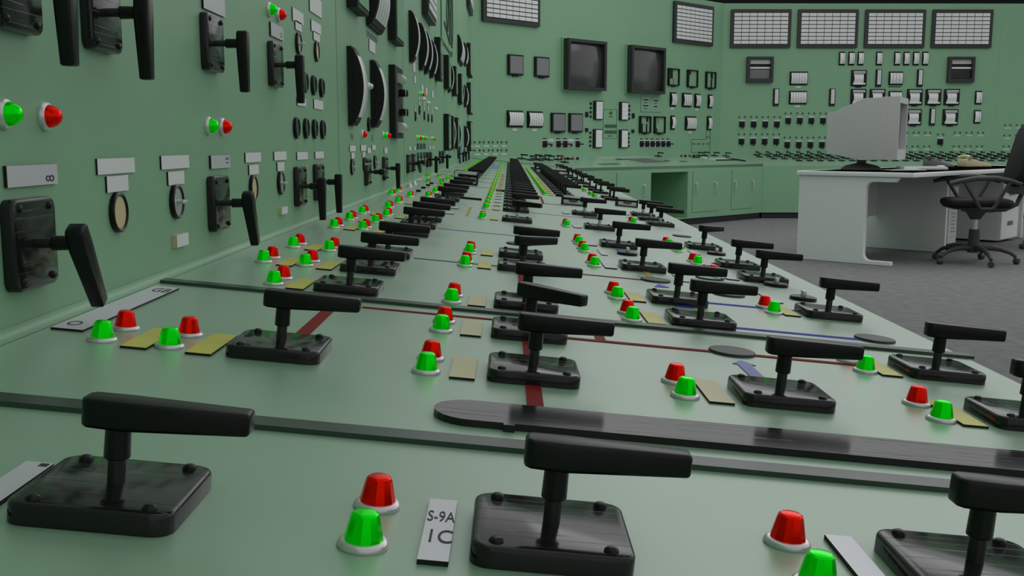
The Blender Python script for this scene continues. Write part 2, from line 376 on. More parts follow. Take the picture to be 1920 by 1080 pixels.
def lettering(text, size, parent, x, y, z, rot=0, sx=1):
    c = bpy.data.curves.new('lettering', 'FONT'); c.body = text; c.size = size; c.align_x = 'CENTER'; c.align_y = 'CENTER'; c.extrude = 0.00015
    o = bpy.data.objects.new('lettering_curve', c); COL.objects.link(o)
    me = bpy.data.meshes.new_from_object(o.evaluated_get(bpy.context.evaluated_depsgraph_get())); me.materials.clear(); me.materials.append(INK)
    bpy.data.objects.remove(o)
    return ob('lettering', me, parent, T(x, y, z) @ RZ(rot) @ Matrix.Diagonal((sx, 1, 1, 1)))
def strip(name, M, pts, z0, z1, m, label, cat, kind=None, mtop=None):
    b = MB(); b.loft([(pts, z0), (pts, z1)], mtop=1 if mtop else None)
    return tag(ob(name, b.mesh(name, [m]+([mtop] if mtop else []), smooth=0), M=M), label, cat, None, kind)
def rectp(u0, u1, v0, v1): return [(u0, v0), (u1, v0), (u1, v1), (u0, v1)]

# ------------------------------------------------------------------ lever switches on the near desk
CU = {'L': -0.1745, 'C': 0.0378, 'R': 0.2470, 'E': 0.4560}
CN = {'L': 'column nearest the green wall', 'C': 'second column from the wall', 'R': 'third column from the wall', 'E': 'column along the open edge'}
rows = {'L': [0.4779, 0.841, 1.212, 1.400, 1.598, 1.972, 2.160, 2.350, 2.94, 3.18, 3.52, 3.80],
        'C': [0.477, 0.8408, 1.026, 1.212, 1.575, 1.757, 2.575, 2.960, 3.155],
        'R': [0.477, 0.8389, 1.204, 1.375, 1.740, 2.130, 2.582, 3.10],
        'E': [0.840, 1.0211, 1.377, 1.742, 1.938, 2.285, 2.945, 3.145, 3.335, 4.283, 4.439, 4.892, 5.16, 5.55, 6.05, 6.22, 6.60, 7.09, 7.6, 8.25, 8.8, 9.4]}
y = 5.07
while y < 10.5: rows['L'].append(round(y, 3)); y += 0.19
y = 3.345
while y < 10.55: rows['C'].append(round(y, 3)); y += 0.19
y = 4.194
while y < 9.3: rows['R'].append(round(y, 3)); y += 0.19
ANG = {('C', 1.026): -38, ('C', 1.575): 38, ('E', 2.285): 42, ('C', 2.575): -25, ('E', 2.945): -12}
def rough_ang(c, y): return ANG.get((c, y), 0)
for c in 'LCRE':
    for i, yy in enumerate(rows[c]):
        n = i+1
        lab = 'black lever switch, %s from the front, %s' % (ordn(n), CN[c])
        low = yy > 4.0
        put_switch(BENCH, CU[c], yy, rough_ang(c, yy), lab, 'lever switches on the long desk', low, chrome=(c in 'RE' and 2.5 < yy < 3.4) or (c, yy) in (('C', 2.575), ('L', 2.94)))
# lamps : green in front, red behind, left of each switch
def pair(u, yg, yr, where, low=False, only=None):
    if only != 'red': put_lamp(BENCH, u, yg, 'green', 'green pilot lamp '+where, 'pilot lamps on the long desk', low)
    if only != 'green': put_lamp(BENCH, u, yr, 'red', 'red pilot lamp '+where, 'pilot lamps on the long desk', low)
for c, du in (('C', -0.0880), ('R', -0.0842), ('E', -0.0805)):
    for i, yy in enumerate(rows[c]):
        if c == 'E' and (yy > 3.3 or yy in (3.145,)): continue
        if c == 'R' and (3.0 < yy < 4.1 or yy > 8.6): continue
        u = CU[c]+du
        pair(u, yy-0.0235, yy+0.0280, 'beside the %s switch from the front, %s' % (ordn(i+1), CN[c]), yy > 4.0)
for u, yy in ((0.1630, 1.955), (0.3780, 2.150), (0.3800, 4.905), (0.3836, 4.555), (0.3859, 4.370)):
    pair(u, yy, yy+0.052, 'in a gap %s the %s' % (('between the round knobs of', 'third column') if u < 0.3 else ('%s along' % ('close' if yy < 3 else 'midway' if yy < 4.4 else 'farther' if yy < 4.6 else 'farthest'), 'open desk edge')), yy > 4)
Lg = [(-0.2615, 0.822), (-0.3172, 0.824), (-0.2625, 1.200), (-0.2625, 1.386), (-0.3185, 1.384), (-0.2640, 1.581), (-0.3203, 1.584), (-0.2682, 1.9775), (-0.3203, 1.957),
      (-0.2665, 2.157), (-0.3220, 2.157), (-0.2665, 2.346), (-0.3235, 2.358), (-0.2925, 2.600), (-0.2930, 2.845), (-0.3500, 3.166), (-0.3540, 3.406), (-0.2920, 3.165), (-0.2421, 3.257),
      (-0.2425, 3.566), (-0.2440, 3.803), (-0.2495, 4.040), (-0.324, 4.289), (-0.277, 4.410), (-0.270, 4.737), (-0.373, 4.868), (-0.326, 4.947)]
for i, (u, yy) in enumerate(Lg):
    pair(u, yy, yy+0.0515, 'of the %s pair from the front, between desk switches and wall' % ordn(i+1), yy > 4.2)
for i, yy in enumerate(r for r in rows['L'] if r > 5):
    pair(-0.2625, yy-0.02, yy+0.0325, 'of the %s pair of the far row beside the wall column' % ordn(i+1), True)
# yellow and white label plates on the desk
def ylab(c, yy, m, i, w=0.0207):
    u0 = CU[c]-0.0683+(0.0015 if c == 'R' else 0); word = 'yellow' if m is YEL else 'cream' if m is CRM else 'white'
    put_plate(BENCH, u0, u0+w, yy-0.0385, yy+0.0425, m, '%s label plate left of the %s switch in the %s' % (word, ordn(i+1), CN[c]), 'label plates on the long desk', 0.002)
for c in 'LCRE':
    for i, yy in enumerate(rows[c]):
        if abs(yy-0.477) < 0.01 or yy > 6.5: continue
        if c == 'R': m = CRM if i == 1 else YEL if i in (2, 3) or yy > 4 else WHT
        elif c == 'E': m = YEL if i < 3 else WHT
        elif c == 'C': m = CRM if i in (1, 2, 3) else YEL
        else: m = YEL
        if c == 'C' and 3.3 < yy < 3.9: m = WHT
        ylab(c, yy, m, i)
for i, (u, yy) in enumerate(((-0.3172, 0.842), (-0.3185, 1.40), (-0.3203, 1.60), (-0.3203, 1.975), (-0.3220, 2.175), (-0.3235, 2.375), (-0.293, 2.86), (-0.33, 3.3), (-0.33, 3.9))):
    put_plate(BENCH, u+0.022, u+0.043, yy-0.0385, yy+0.0425, YEL, 'yellow label plate right of the %s lamp pair along the wall side' % ordn(i+1), 'label plates on the long desk', 0.002)
p = put_plate(BENCH, -0.0238, -0.0095, 0.4379, 0.5175, SVP, 'white label plate reading S-9A and 1C between lamps and the front middle switch', None, 0.0025)
lettering('S-9A', 0.0200, p, 0.0003, 0.014, 0.0026, 0, 0.36); lettering('1C', 0.0230, p, 0.001, -0.012, 0.0026, 0, 0.5)
put_plate(BENCH, 0.1860, 0.2003, 0.4379, 0.5175, SVP, 'plain white label plate between lamps and the front right switch', None, 0.0025)
p = put_plate(BENCH, -0.2367, -0.2222, 0.4379, 0.5187, SVP, 'white label plate left of the frontmost switch in the wall column', None, 0.0025)
b = MB(); b.box(0.0015, 0.0060, 0.034, 0.0385, 0.0025, 0.0027); ob('black_mark', b.mesh('black_mark', [INK], smooth=0), p)
p = put_plate(BENCH, -0.3700, -0.3430, 0.8475, 1.102, WHT, 'long white label strip reading GB along the wall', None, 0.002)
lettering('GB', 0.0340, p, 0.003, 0.100, 0.0021, 0, 0.42); lettering('O', 0.0260, p, -0.003, -0.104, 0.0021, 0, 0.6)
put_plate(BENCH, -0.145, -0.1235, 2.60, 2.66, WHT, 'small white label beyond the eighth switch of the wall column', None, 0.002)
put_plate(BENCH, -0.148, -0.1235, 2.82, 2.90, WHT, 'small white label beside the blue-tipped far strip', None, 0.002)
for k, (u0, u1, v0, v1) in enumerate(((0.2935, 0.3072, 1.612, 1.708), (0.4030, 0.4180, 1.740, 1.818), (0.4, 0.418, 1.962, 2.02), (0.404, 0.418, 2.11, 2.19), (0.4020, 0.4175, 1.460, 1.560),
                                      (0.1935, 0.2053, 1.916, 2.018), (0.1812, 0.2025, 2.58, 2.63), (-0.3816, -0.357, 4.35, 4.50), (0.181, 0.2, 1.74, 1.825))):
    where = ['between the round knob and ring discs', 'left of the fourth switch by the open edge', 'left of the fifth switch by the open edge', 'beyond the fifth edge switch lamps', 'beside the third edge switch lamps',
             'left of the second black round knob', 'right of the seventh third-column lamps', 'against the wall halfway down the desk', 'left of the fifth switch, third column'][k]
    put_plate(BENCH, u0, u1, v0, v1, WHT, 'white label plate '+where, None, 0.0015)
# long strips, tapes and arrows laid on the desk
strip('rubber_strip', BENCH, rectp(-0.375, 0.47, 0.6180, 0.6375), 0, 0.0035, GG, 'narrow dark green strip crossing the desk behind the front switches', 'strip')
strip('rubber_strip', BENCH, rectp(-0.3745, 0.5480, 1.1330, 1.1520), 0, 0.0035, GG, 'second dark green strip crossing the desk beyond the label reading GB', 'strip')
a = [(-0.020+0.0*k, 0) for k in ()]
cap = [(-0.0085-0.0265*math.sin(math.radians(t)), 0.6950+0.0265*math.cos(math.radians(t))) for t in range(0, 181, 15)]
strip('mimic_bar', BENCH, [(0.56, 0.7215)]+cap+[(0.014, 0.6685), (0.014, 0.664), (0.0215, 0.664), (0.0215, 0.6685), (0.56, 0.6685)], 0, 0.005, BS, 'wide scratched black strip with a rounded left end', 'strip')
strip('rubber_strip', BENCH, rectp(-0.2267, -0.0723, 3.345, 3.37), 0, 0.006, BM, 'short black strip beyond the wall column', 'strip')
strip('rubber_strip', BENCH, rectp(-0.0346, 0.03, 4.11, 4.14), 0, 0.006, BM, 'short black strip far down the second column', 'strip')
strip('red_tape', BENCH, rectp(0.0315, 0.0440, 0.7225, 1.60), 0, 0.0009, REDP, 'wide red line running under the second column of switches', 'tape')
strip('red_tape', BENCH, rectp(0.0440, 0.405, 1.0235, 1.0325), 0, 0.0009, REDP, 'thin red line crossing to the open edge under a disc', 'tape')
strip('red_tape', BENCH, rectp(-0.142, 0.0315, 1.0935, 1.1005), 0, 0.0009, REDP, 'thin red line between wall column and second column', 'tape')
strip('red_tape', BENCH, rectp(-0.179, -0.1665, 0.85, 1.10), 0, 0.0009, REDP, 'wide red line behind the second switch near the wall', 'tape')
strip('red_tape', BENCH, rectp(0.1080, 0.1183, 1.0325, 1.0545), 0, 0.0009, REDP, 'short red stub on the thin red line', 'tape')
strip('red_tape', BENCH, rectp(0.0440, 0.235, 1.584, 1.590), 0, 0.0009, REDP, 'thin red line leading to the far plain disc', 'tape')
strip('red_tape', BENCH, [(0.132, 3.51), (0.141, 3.51), (0.1463, 4.01), (0.137, 4.01)], 0, 0.0009, REDP, 'short wide red line right of the second column, far off', 'tape')
strip('red_tape', BENCH, rectp(0.141, 0.22, 3.51, 3.525), 0, 0.0009, REDP, 'thin red line toward the chrome window box', 'tape')
strip('green_tape', BENCH, rectp(-0.1317, 0.0, 1.587, 1.592), 0, 0.0009, GD, 'thin green line left of the fifth second-column switch', 'tape')
strip('blue_tape', BENCH, rectp(-0.1335, 0.0306, 2.152, 2.160), 0, 0.0009, LBLU, 'thin blue line between the two left switch columns', 'tape')
strip('blue_tape', BENCH, rectp(0.0765, 0.2555, 2.955, 2.965), 0, 0.0009, LBLU, 'thin far blue line right of the second column', 'tape')
for k, (v, u1) in enumerate(((1.1925, 0.4400), (1.1990, 0.4400), (1.388, 0.37), (1.396, 0.44))):
    strip('blue_tape', BENCH, rectp(0.285, u1, v, v+0.0028), 0, 0.0009, BLU, ['front blue line of the pair ending at a plain disc', 'rear blue line of the pair ending at a plain disc',
          'front blue line toward the third edge lamps', 'rear blue line toward the third edge switch'][k], 'tape')
strip('arrow_mark', BENCH, [(0.2420, 0.86), (0.2545, 0.86), (0.2550, 0.974), (0.2600, 0.974), (0.2488, 0.9935), (0.2368, 0.974), (0.2415, 0.974)], 0, 0.0009, LBLU, 'pale blue arrow pointing at the nearest plain disc', 'arrow')
strip('arrow_mark', BENCH, [(0.238, 1.328), (0.2625, 1.328), (0.2501, 1.354)], 0, 0.0009, BLU, 'small blue arrowhead in front of the fourth third-column switch', 'arrow')
strip('arrow_mark', BENCH, [(0.2372, 1.516), (0.2600, 1.520), (0.2495, 1.556)], 0, 0.0009, BLU, 'small blue arrowhead beside the far plain disc', 'arrow')
strip('yellow_tape', BENCH, rectp(0.2435, 0.2550, 1.62, 1.74), 0, 0.0009, YTP, 'short yellow line in front of the fifth third-column switch', 'tape')
strip('yellow_tape', BENCH, [(-0.0935, 2.594), (-0.0854, 2.60), (-0.0897, 2.96), (-0.097, 2.95)], 0, 0.0009, YTP, 'yellow line left of the far lamps of the second column', 'tape')
strip('blue_tape', BENCH, rectp(0.236, 0.258, 2.02, 2.06), 0, 0.0009, BLU, 'small blue mark in front of the sixth third-column switch', 'tape')
strip('blue_tape', BENCH, rectp(0.22, 0.30, 1.90, 1.93), 0, 0.0009, CYB, 'pale blue mark beside the round knob', 'tape') if False else None
# thin cross lines in the far part of the desk
k = 0; y = 4.3
while y < 10.3:
    k += 1; strip('cross_line', BENCH, rectp(-0.36+0.02*(k % 3), -0.005, y, y+0.012), 0, 0.001, GD, 'thin dark cross line, %s from the front in the far left half of the desk' % ordn(k), 'line'); y += 0.55
strip('pale_plate', BENCH, rectp(-0.12, -0.06, 7.6, 8.6), 0, 0.001, LBLU, 'pale blue plate between the far left columns', 'plate')
# round things on the desk
def disc_proto(r, h, m=GG):
    b = MB(); b.lathe([(r, 0), (r, h*0.7), (r-0.0006, h)], 40); return Proto('round_disc', b.mesh('round_disc', [m], smooth=40))
dp = disc_proto(0.0240, 0.003, mat('dark_disc', (0.028, 0.036, 0.031), 0.42))
for u, v, lab in ((0.2490, 1.0330, 'plain dark disc ahead of the pale blue arrow'), (0.4600, 1.2060, 'plain dark disc at the end of the blue lines'), (0.2496, 1.593, 'plain dark disc on the far thin red line'),
                  (0.0366, 1.9775, 'plain dark disc behind the sixth second-column switch'), (0.4616, 2.598, 'plain dark disc behind the sixth edge switch'), (0.3465, 1.502, 'plain dark disc between third and edge columns'),
                  (0.26, 2.99, 'plain dark disc far down the third column')):
    dp.put(BENCH @ T(u, v), lab, 'disc')
b = MB(); b.lathe([(0.0240, 0), (0.0240, 0.002), (0.0200, 0.002)], 40, cap=False); b.lathe([(0.0200, 0.0003), (0.0200, 0.0012)], 40, 1)
tag(ob('ring_disc', b.mesh('ring_disc', [BM, G]), M=BENCH @ T(0.357, 1.700)), 'green disc with a black rim between third and edge columns', 'disc')
def knob_proto(r, h, small=False):
    p = Proto('selector_knob'); b = MB(); b.lathe([(r, 0), (r+0.0003, h*0.3), (r, h*0.8), (r-0.0025, h), (r-0.004, h*0.86)], 36); p.part('dial', b.mesh('dial', [BK], smooth=40))
    b = MB(); b.lathe([(r-0.0045, h*0.8), (r-0.0045, h*0.9)], 30); p.part('face', b.mesh('face', [SIL if r > 0.0201 else PCD], smooth=40))
    b = MB(); b.box(-0.0030, 0.0030, -0.0065, 0.0065, h*0.9, h+0.0085); p.part('lever', b.mesh('lever', [SIL], bevel=0.001)); return p
kp = knob_proto(0.0200, 0.006)
for u, v, lab in ((0.2492, 1.977, 'black round knob with silver lever, third column'), (0.4623, 2.166, 'black round knob with silver lever behind the fifth edge switch'),
                  (0.4639, 1.6806, 'black round knob with silver lever between the third and fourth edge switches'), (0.4661, 1.530, 'black round knob with silver lever touching the third edge switch plate')):
    kp.put(BENCH @ T(u, v), lab, 'knob')
kc = Proto('selector_knob'); b = MB(); b.lathe([(0.013, 0), (0.013, 0.003), (0.009, 0.004)], 24); kc.part('dial', b.mesh('dial', [CHR]))
b = MB(); b.box(-0.008, 0.008, -0.002, 0.002, 0.003, 0.010); kc.part('lever', b.mesh('lever', [BK], bevel=0.0008))
for i, (u, v) in enumerate(((-0.2896, 3.456), (-0.2934, 3.705), (-0.2947, 3.936), (-0.2964, 4.127))): kc.put(BENCH @ T(u, v), 'small chrome knob, %s from the front in the row by the wall' % ordn(i+1), 'knob')
for i, (u, v) in enumerate(((-0.3488, 3.751), (-0.3511, 3.961))): DOME['grey'].put(BENCH @ T(u, v), 'unlit grey lamp on the desk beside the wall, %s' % ('nearer of two' if i == 0 else 'farther of two'), 'lamp')
def window_box(M, u0, u1, v0, v1, h, lab, panes=False):
    r = ob('window_box', None, M=M @ T((u0+u1)/2, v0)); hw = (u1-u0)/2; tag(r, lab, 'recorder')
    b = MB(); b.box(-hw, hw, 0, v1-v0, 0, h*0.12); b.box(-hw, -hw+0.004, 0, v1-v0, 0, h); b.box(hw-0.004, hw, 0, v1-v0, 0, h); b.box(-hw, hw, 0.012, v1-v0, 0, h)
    ob('housing', b.mesh('housing', [BM], smooth=0), r)
    b = MB(); b.box(-hw+0.002, hw-0.002, 0.002, 0.010, h*0.80, h*1.02, 1); b.box(-hw+0.004, hw-0.004, 0.004, 0.013, h*0.08, h*0.58, 1); ob('chrome_rail', b.mesh('chrome_rail', [CHR, ENAM], bevel=0.001), r)
    b = MB(); b.lathe([(0.5, 0), (0.5, 0.004)], 24, M=T(0, 0.0065, h*0.50) @ Matrix.Rotation(math.radians(90), 4, 'X') @ Matrix.Diagonal((hw*0.85, h*0.34, 1, 1))); ob('dial', b.mesh('dial', [GLASS]), r)
    return r
window_box(BENCH, 0.2040, 0.2830, 3.59, 3.65, 0.031, 'small chrome-railed recorder window on the desk, third column')
window_box(BENCH, 0.4250, 0.5050, 3.85, 3.91, 0.031, 'small chrome-railed recorder window at the open edge')
r = window_box(BENCH, -0.2250, -0.1220, 4.43, 4.60, 0.055, 'taller recorder window with white side labels in the wall column')
b = MB(); b.box(-0.049, -0.033, -0.001, 0.002, 0.006, 0.024); b.box(-0.049, -0.033, -0.001, 0.002, 0.030, 0.050); ob('side_label', b.mesh('side_label', [ENAM], smooth=0), r)
window_box(BENCH, 0.215, 0.465, 7.6, 7.75, 0.045, 'long far recorder window lying across the third column')

# ------------------------------------------------------------------ left wall: switches
WS = [(0.8405, -0.0810, -60), (1.3930, -0.0795, -66), (1.3915, 0.1326, -90), (1.7630, 0.1326, -90), (1.0170, 0.1260, -90), (0.8400, 0.1260, -90), (1.9400, -0.0790, -90), (2.1300, -0.0780, -90),
      (2.870, -0.0770, 0), (3.275, -0.0765, -90), (4.04, -0.0760, -30), (4.25, -0.0755, -10), (5.00, -0.0745, -90), (5.18, -0.0750, 0), (5.9, -0.0750, -90), (6.15, -0.075, 0), (8.0, -0.075, -90), (8.5, -0.0750, -90), (9.1, -0.075, -90)]
WLB_ = ['large black lever switch on the left wall below the plate with an 8', 'black lever switch on the wall, handle swung right, below the plate reading 15', 'black lever switch with hanging handle, upper wall, above two lamps',
        'black lever switch with hanging handle below the small upper lamps', 'black lever switch cut by the top of the picture, right of another', 'black lever switch in the top left corner of the picture',
        'nearer of two side-by-side black lever switches low on the wall', 'farther of two side-by-side black lever switches low on the wall', 'black wall lever switch beside the second round silver knob, handle toward the far end',
        'black wall lever switch below a lone small white plate', 'black wall lever switch, first of the distant group, handle tilted', 'black wall lever switch, second of the distant group, handle level',
        'distant black wall lever switch with hanging handle before the row end', 'distant black wall lever switch with level handle', 'distant black wall lever switch left of the tall black cabinet', 'distant black wall lever switch under the tall black cabinet',
        'far black wall lever switch beside the pale blue strip', 'far black wall lever switch beyond the pale blue strip', 'farthest black wall lever switch']
for (s, z, a), lab in zip(WS, WLB_): put_switch(LWALL, s, z, a, lab, 'lever switches on the left wall', s > 4.5)
# lamps
for s, z, c, lab in ((0.8190, 0.0234, 'green', 'large green lamp on the wall at the left picture edge'), (0.8905, 0.0235, 'red', 'large red lamp right of the leftmost green wall lamp'),
        (1.3700, 0.0238, 'green', 'green wall lamp below the third lever switch'), (1.4360, 0.0236, 'red', 'red wall lamp below the third lever switch'),
        (1.7430, 0.2212, 'green', 'green wall lamp near the top above a small plate'), (1.8130, 0.2212, 'red', 'red wall lamp near the top above a small plate'),
        (2.8040, 0.0262, 'red', 'lone red wall lamp between the two tall curved meters'), (3.2694, 0.0272, 'green', 'green wall lamp below the black recorder'), (3.3700, 0.0276, 'red', 'red wall lamp below the black recorder'),
        (4.626, 0.2220, 'green', 'small green wall lamp under the row of curved meters'), (4.740, 0.2240, 'red', 'small red wall lamp under the row of curved meters')):
    DOME[c].put(LWALL @ T(s, z), lab, 'lamp')
for i, s in enumerate((4.467, 4.574, 4.685, 4.803, 4.926, 5.3, 5.41)):
    c = 'green' if i in (0, 2, 4, 5) else 'red'
    DOME[c if i != 3 else 'yellow'].put(LWALL @ T(s, 0.027), '%s lamp, %s in the horizontal wall row above the blue tiles' % (c if i != 3 else 'yellow', ordn(i+1)), 'lamp', 'row of wall lamps')
# label plates on the wall  (s0,s1,z0,z1)
lab = [((0.8126, 0.9035, -0.0345, -0.0173), SVP, 'metal plate with an 8 above the large wall switch'), ((1.3714, 1.4653, -0.0330, -0.0153), SVP, 'metal plate reading 15 above the second low wall switch'),
       ((1.3660, 1.4680, 0.1753, 0.1980), SVP, 'metal plate above the upper hanging-handle switch'), ((1.7463, 1.8407, 0.1794, 0.2020), SVP, 'metal plate with a C below the upper lamps')]
plates8 = []
for (a0, a1, c0_, c1_), m, l in lab: plates8.append(put_plate(LWALL, a0, a1, c0_, c1_, m, l, None, 0.003))
lettering('8', 0.0230, plates8[0], 0.031, -0.0035, 0.0031, 90, 0.55); lettering('15', 0.0230, plates8[1], 0.032, 0.001, 0.0031, 90, 0.5); lettering('C', 0.0200, plates8[3], 0.030, -0.003, 0.0031, 90, 0.7)
cells = [(0.9948, 1.0938, -0.0297, -0.0142, 'wide white plate above the nearest tan gauge'), (1.0161, 1.0729, -0.0480, -0.0319, 'small white plate above the nearest tan gauge'),
         (1.1782, 1.2801, -0.0291, -0.0135, 'wide white plate above the nearest silver knob'), (1.1995, 1.2585, -0.0481, -0.0323, 'small white plate above the nearest silver knob'),
         (1.5550, 1.6517, -0.0280, -0.0131, 'wide white plate above the second tan gauge'), (1.5747, 1.6350, -0.0470, -0.0321, 'small white plate above the second tan gauge'),
         (1.7456, 1.8415, -0.0275, -0.0128, 'wide white plate above the second silver knob'), (1.7671, 1.8215, -0.0465, -0.0313, 'small white plate above the second silver knob'),
         (1.9339, 2.0361, -0.0296, -0.0151, 'white plate above the nearer of the paired switches'), (2.1145, 2.2115, -0.0298, -0.0154, 'white plate above the farther of the paired switches'),
         (1.9304, 2.0302, 0.2266, 0.2495, 'wide white plate over the upper silver knob'), (1.9520, 2.0121, 0.2122, 0.2292, 'small white plate over the upper silver knob'),
         (2.0981, 2.2289, 0.2640, 0.2993, 'large white plate at the top edge of the picture'), (2.1091, 2.2164, 0.2271, 0.2489, 'wide white plate over the upper tan gauge'), (2.1296, 2.2014, 0.2113, 0.2288, 'small white plate over the upper tan gauge'),
         (1.9500, 2.0342, 0.0725, 0.0877, 'white plate behind the upper hanging handle'), (2.1167, 2.2196, 0.0722, 0.0908, 'white plate between the two rows of black dials'),
         (2.9766, 3.1066, 0.2649, 0.2972, 'white plate above the second tall curved meter'), (2.5754, 2.6735, -0.0186, -0.0038, 'wide white plate above the third silver knob'), (2.5991, 2.6527, -0.0361, -0.0213, 'small white plate above the third silver knob'),
         (2.7696, 2.8727, -0.0185, -0.0026, 'wide white plate above the fourth silver knob'), (2.7973, 2.8489, -0.0374, -0.0214, 'small white plate above the fourth silver knob'), (2.8934, 2.9714, -0.0253, -0.0102, 'white plate above the level-handled wall switch'),
         (2.9955, 3.0792, -0.0168, -0.0028, 'white plate right of the level-handled wall switch'), (3.2879, 3.3741, -0.0287, -0.0116, 'small plate above the lone hanging wall switch'), (4.09, 4.1788, -0.0249, -0.0101, 'small plate above the first distant wall switch'),
         (4.3191, 4.3928, -0.0262, -0.0106, 'small plate above the second distant wall switch'), (5.15, 5.25, -0.025, -0.010, 'small plate above the row-end wall switch'), (5.36, 5.46, -0.025, -0.010, 'small plate right of the row-end wall switch'),
         (4.36, 4.44, 0.255, 0.285, 'small plate under the first of the clustered meters'), (4.72, 4.82, 0.235, 0.270, 'small plate under the second of the clustered meters'), (4.95, 5.05, 0.235, 0.270, 'small plate under the third of the clustered meters'),
         (5.35, 5.47, 0.24, 0.275, 'small plate under the fourth of the clustered meters'), (4.32, 4.42, 0.300, 0.345, 'pale plate below the first clustered meter'), (2.835, 2.875, 0.128, 0.145, 'upper small plate between the two tall curved meters'), (2.835, 2.875, 0.105, 0.122, 'lower small plate between the two tall curved meters')]
for a0, a1, c0_, c1_, l in cells: put_plate(LWALL, a0, a1, c0_, c1_, WLB, l, None, 0.002)
for a0, a1, c0_, c1_, l in ((1.2085, 1.2523, -0.1221, -0.1074, 'thick cream block below the nearest silver knob'), (1.7732, 1.8196, -0.1216, -0.1096, 'thick cream block below the second silver knob')):
    put_plate(LWALL, a0, a1, c0_, c1_, WLB, l, None, 0.006, 'cream_block', 'block', CRM)
# gauges, knobs and dials
gp = Proto('round_gauge'); b = MB(); b.lathe([(0.0205, 0), (0.0208, 0.002), (0.0203, 0.0048), (0.0185, 0.0056), (0.0168, 0.0045)], 40, cap=False); gp.part('rim', b.mesh('rim', [BK], smooth=50))
b = MB(); b.lathe([(0.0172, 0), (0.0172, 0.0035)], 36); gp.part('dial_face', b.mesh('dial_face', [TAN]))
for s, z, l in ((1.0415, -0.069, 'round black-rimmed gauge with tan face nearest on the left wall'), (1.5950, -0.0685, 'second round tan-faced gauge low on the wall'), (2.1575, 0.1890, 'round tan-faced gauge on the upper wall')): gp.put(LWALL @ T(s, z), l, 'gauge')
wk = Proto('selector_knob'); b = MB(); b.lathe([(0.0205, 0), (0.0208, 0.002), (0.0203, 0.0050), (0.0185, 0.0060), (0.0165, 0.0045)], 40, cap=False); wk.part('rim', b.mesh('rim', [BK], smooth=50))
b = MB(); b.lathe([(0.0170, 0), (0.0170, 0.0040)], 36); wk.part('face', b.mesh('face', [SIL]))
b = MB(); b.lathe([(0.0030, 0.004), (0.0026, 0.012)], 12); b.box(-0.010, 0.010, -0.0016, 0.0016, 0.0105, 0.0145); wk.part('lever', b.mesh('lever', [SIL], bevel=0.0008))
for s, z, l in ((1.2245, -0.0683, 'nearest black-rimmed silver knob on the left wall'), (1.7870, -0.0672, 'second silver-faced knob low on the wall'), (1.9725, 0.1877, 'silver-faced knob on the upper wall'), (2.6045, -0.0573, 'third silver-faced knob low on the wall'), (2.8275, -0.0549, 'fourth silver-faced knob beside a switch'), (3.05, -0.053, 'fifth silver-faced knob partly behind a lever')):
    wk.put(LWALL @ T(s, z), l, 'knob')
bd = Proto('round_dial'); b = MB(); b.lathe([(0.0200, 0), (0.0203, 0.002), (0.0198, 0.0060), (0.0178, 0.0068), (0.0158, 0.0050)], 36, cap=False); bd.part('rim', b.mesh('rim', [BK], smooth=50))
b = MB(); b.lathe([(0.0162, 0), (0.0162, 0.0045)], 30); bd.part('dial_face', b.mesh('dial_face', [GG]))
for i, (s, z) in enumerate(((2.0243, 0.1185), (2.1124, 0.1183), (2.2022, 0.1179))): bd.put(LWALL @ T(s, z), 'black round dial, %s of three in the upper row' % ordn(i+1), 'dial', 'round dials')
for i, (s, z) in enumerate(((1.9312, 0.0298), (2.0229, 0.0301), (2.1120, 0.0303), (2.2030, 0.0305))): bd.put(LWALL @ T(s, z), 'black round dial, %s of four in the lower row' % ordn(i+1), 'dial', 'round dials')
bd.put(LWALL @ T(2.93, 0.055), 'black round dial between the two tall curved meters', 'dial')
for i, (s, z) in enumerate(((4.40, 0.117), (4.60, 0.150), (4.86, 0.132), (5.09, 0.128), (5.33, 0.130))): wk.put(LWALL @ T(s, z), 'small knob, %s of the cluster below the clustered meters' % ordn(i+1), 'knob', 'clustered wall knobs')
for i, (s, z) in enumerate(((4.60, 0.178), (4.60, 0.202), (4.86, 0.165), (4.86, 0.188), (5.09, 0.165), (5.09, 0.182), (5.33, 0.165), (5.33, 0.182), (4.40, 0.145))): put_plate(LWALL, s-0.025, s+0.025, z-0.008, z+0.008, WLB, 'tiny white plate, %s above the clustered wall knobs' % ordn(i+1), 'tiny plates', 0.002)
for i, (s, z) in enumerate(((4.80, 0.205), (5.08, 0.199), (5.60, 0.187), (2.945, 0.162))): DOME['grey'].put(LWALL @ T(s, z), ['unlit grey wall lamp nearest in the meter cluster', 'unlit grey wall lamp second in the meter cluster', 'unlit grey wall lamp last in the meter cluster', 'unlit grey lamp between the two tall curved meters'][i], 'lamp')
for i in range(3):
    for j in range(2): put_plate(LWALL, 4.47+0.17*i, 4.57+0.17*i, -0.022-0.040*j, 0.003-0.040*j, NAVY, 'dark blue tile, %s column %s row below the lamp row' % (ordn(i+1), ('upper', 'lower')[j]), 'blue tiles', 0.003, 'blue_tile', 'tile')
    wk.put(LWALL @ T(4.50+0.17*i, -0.068), 'small dark knob under the %s blue tile' % ordn(i+1), 'knob', 'knobs under blue tiles')
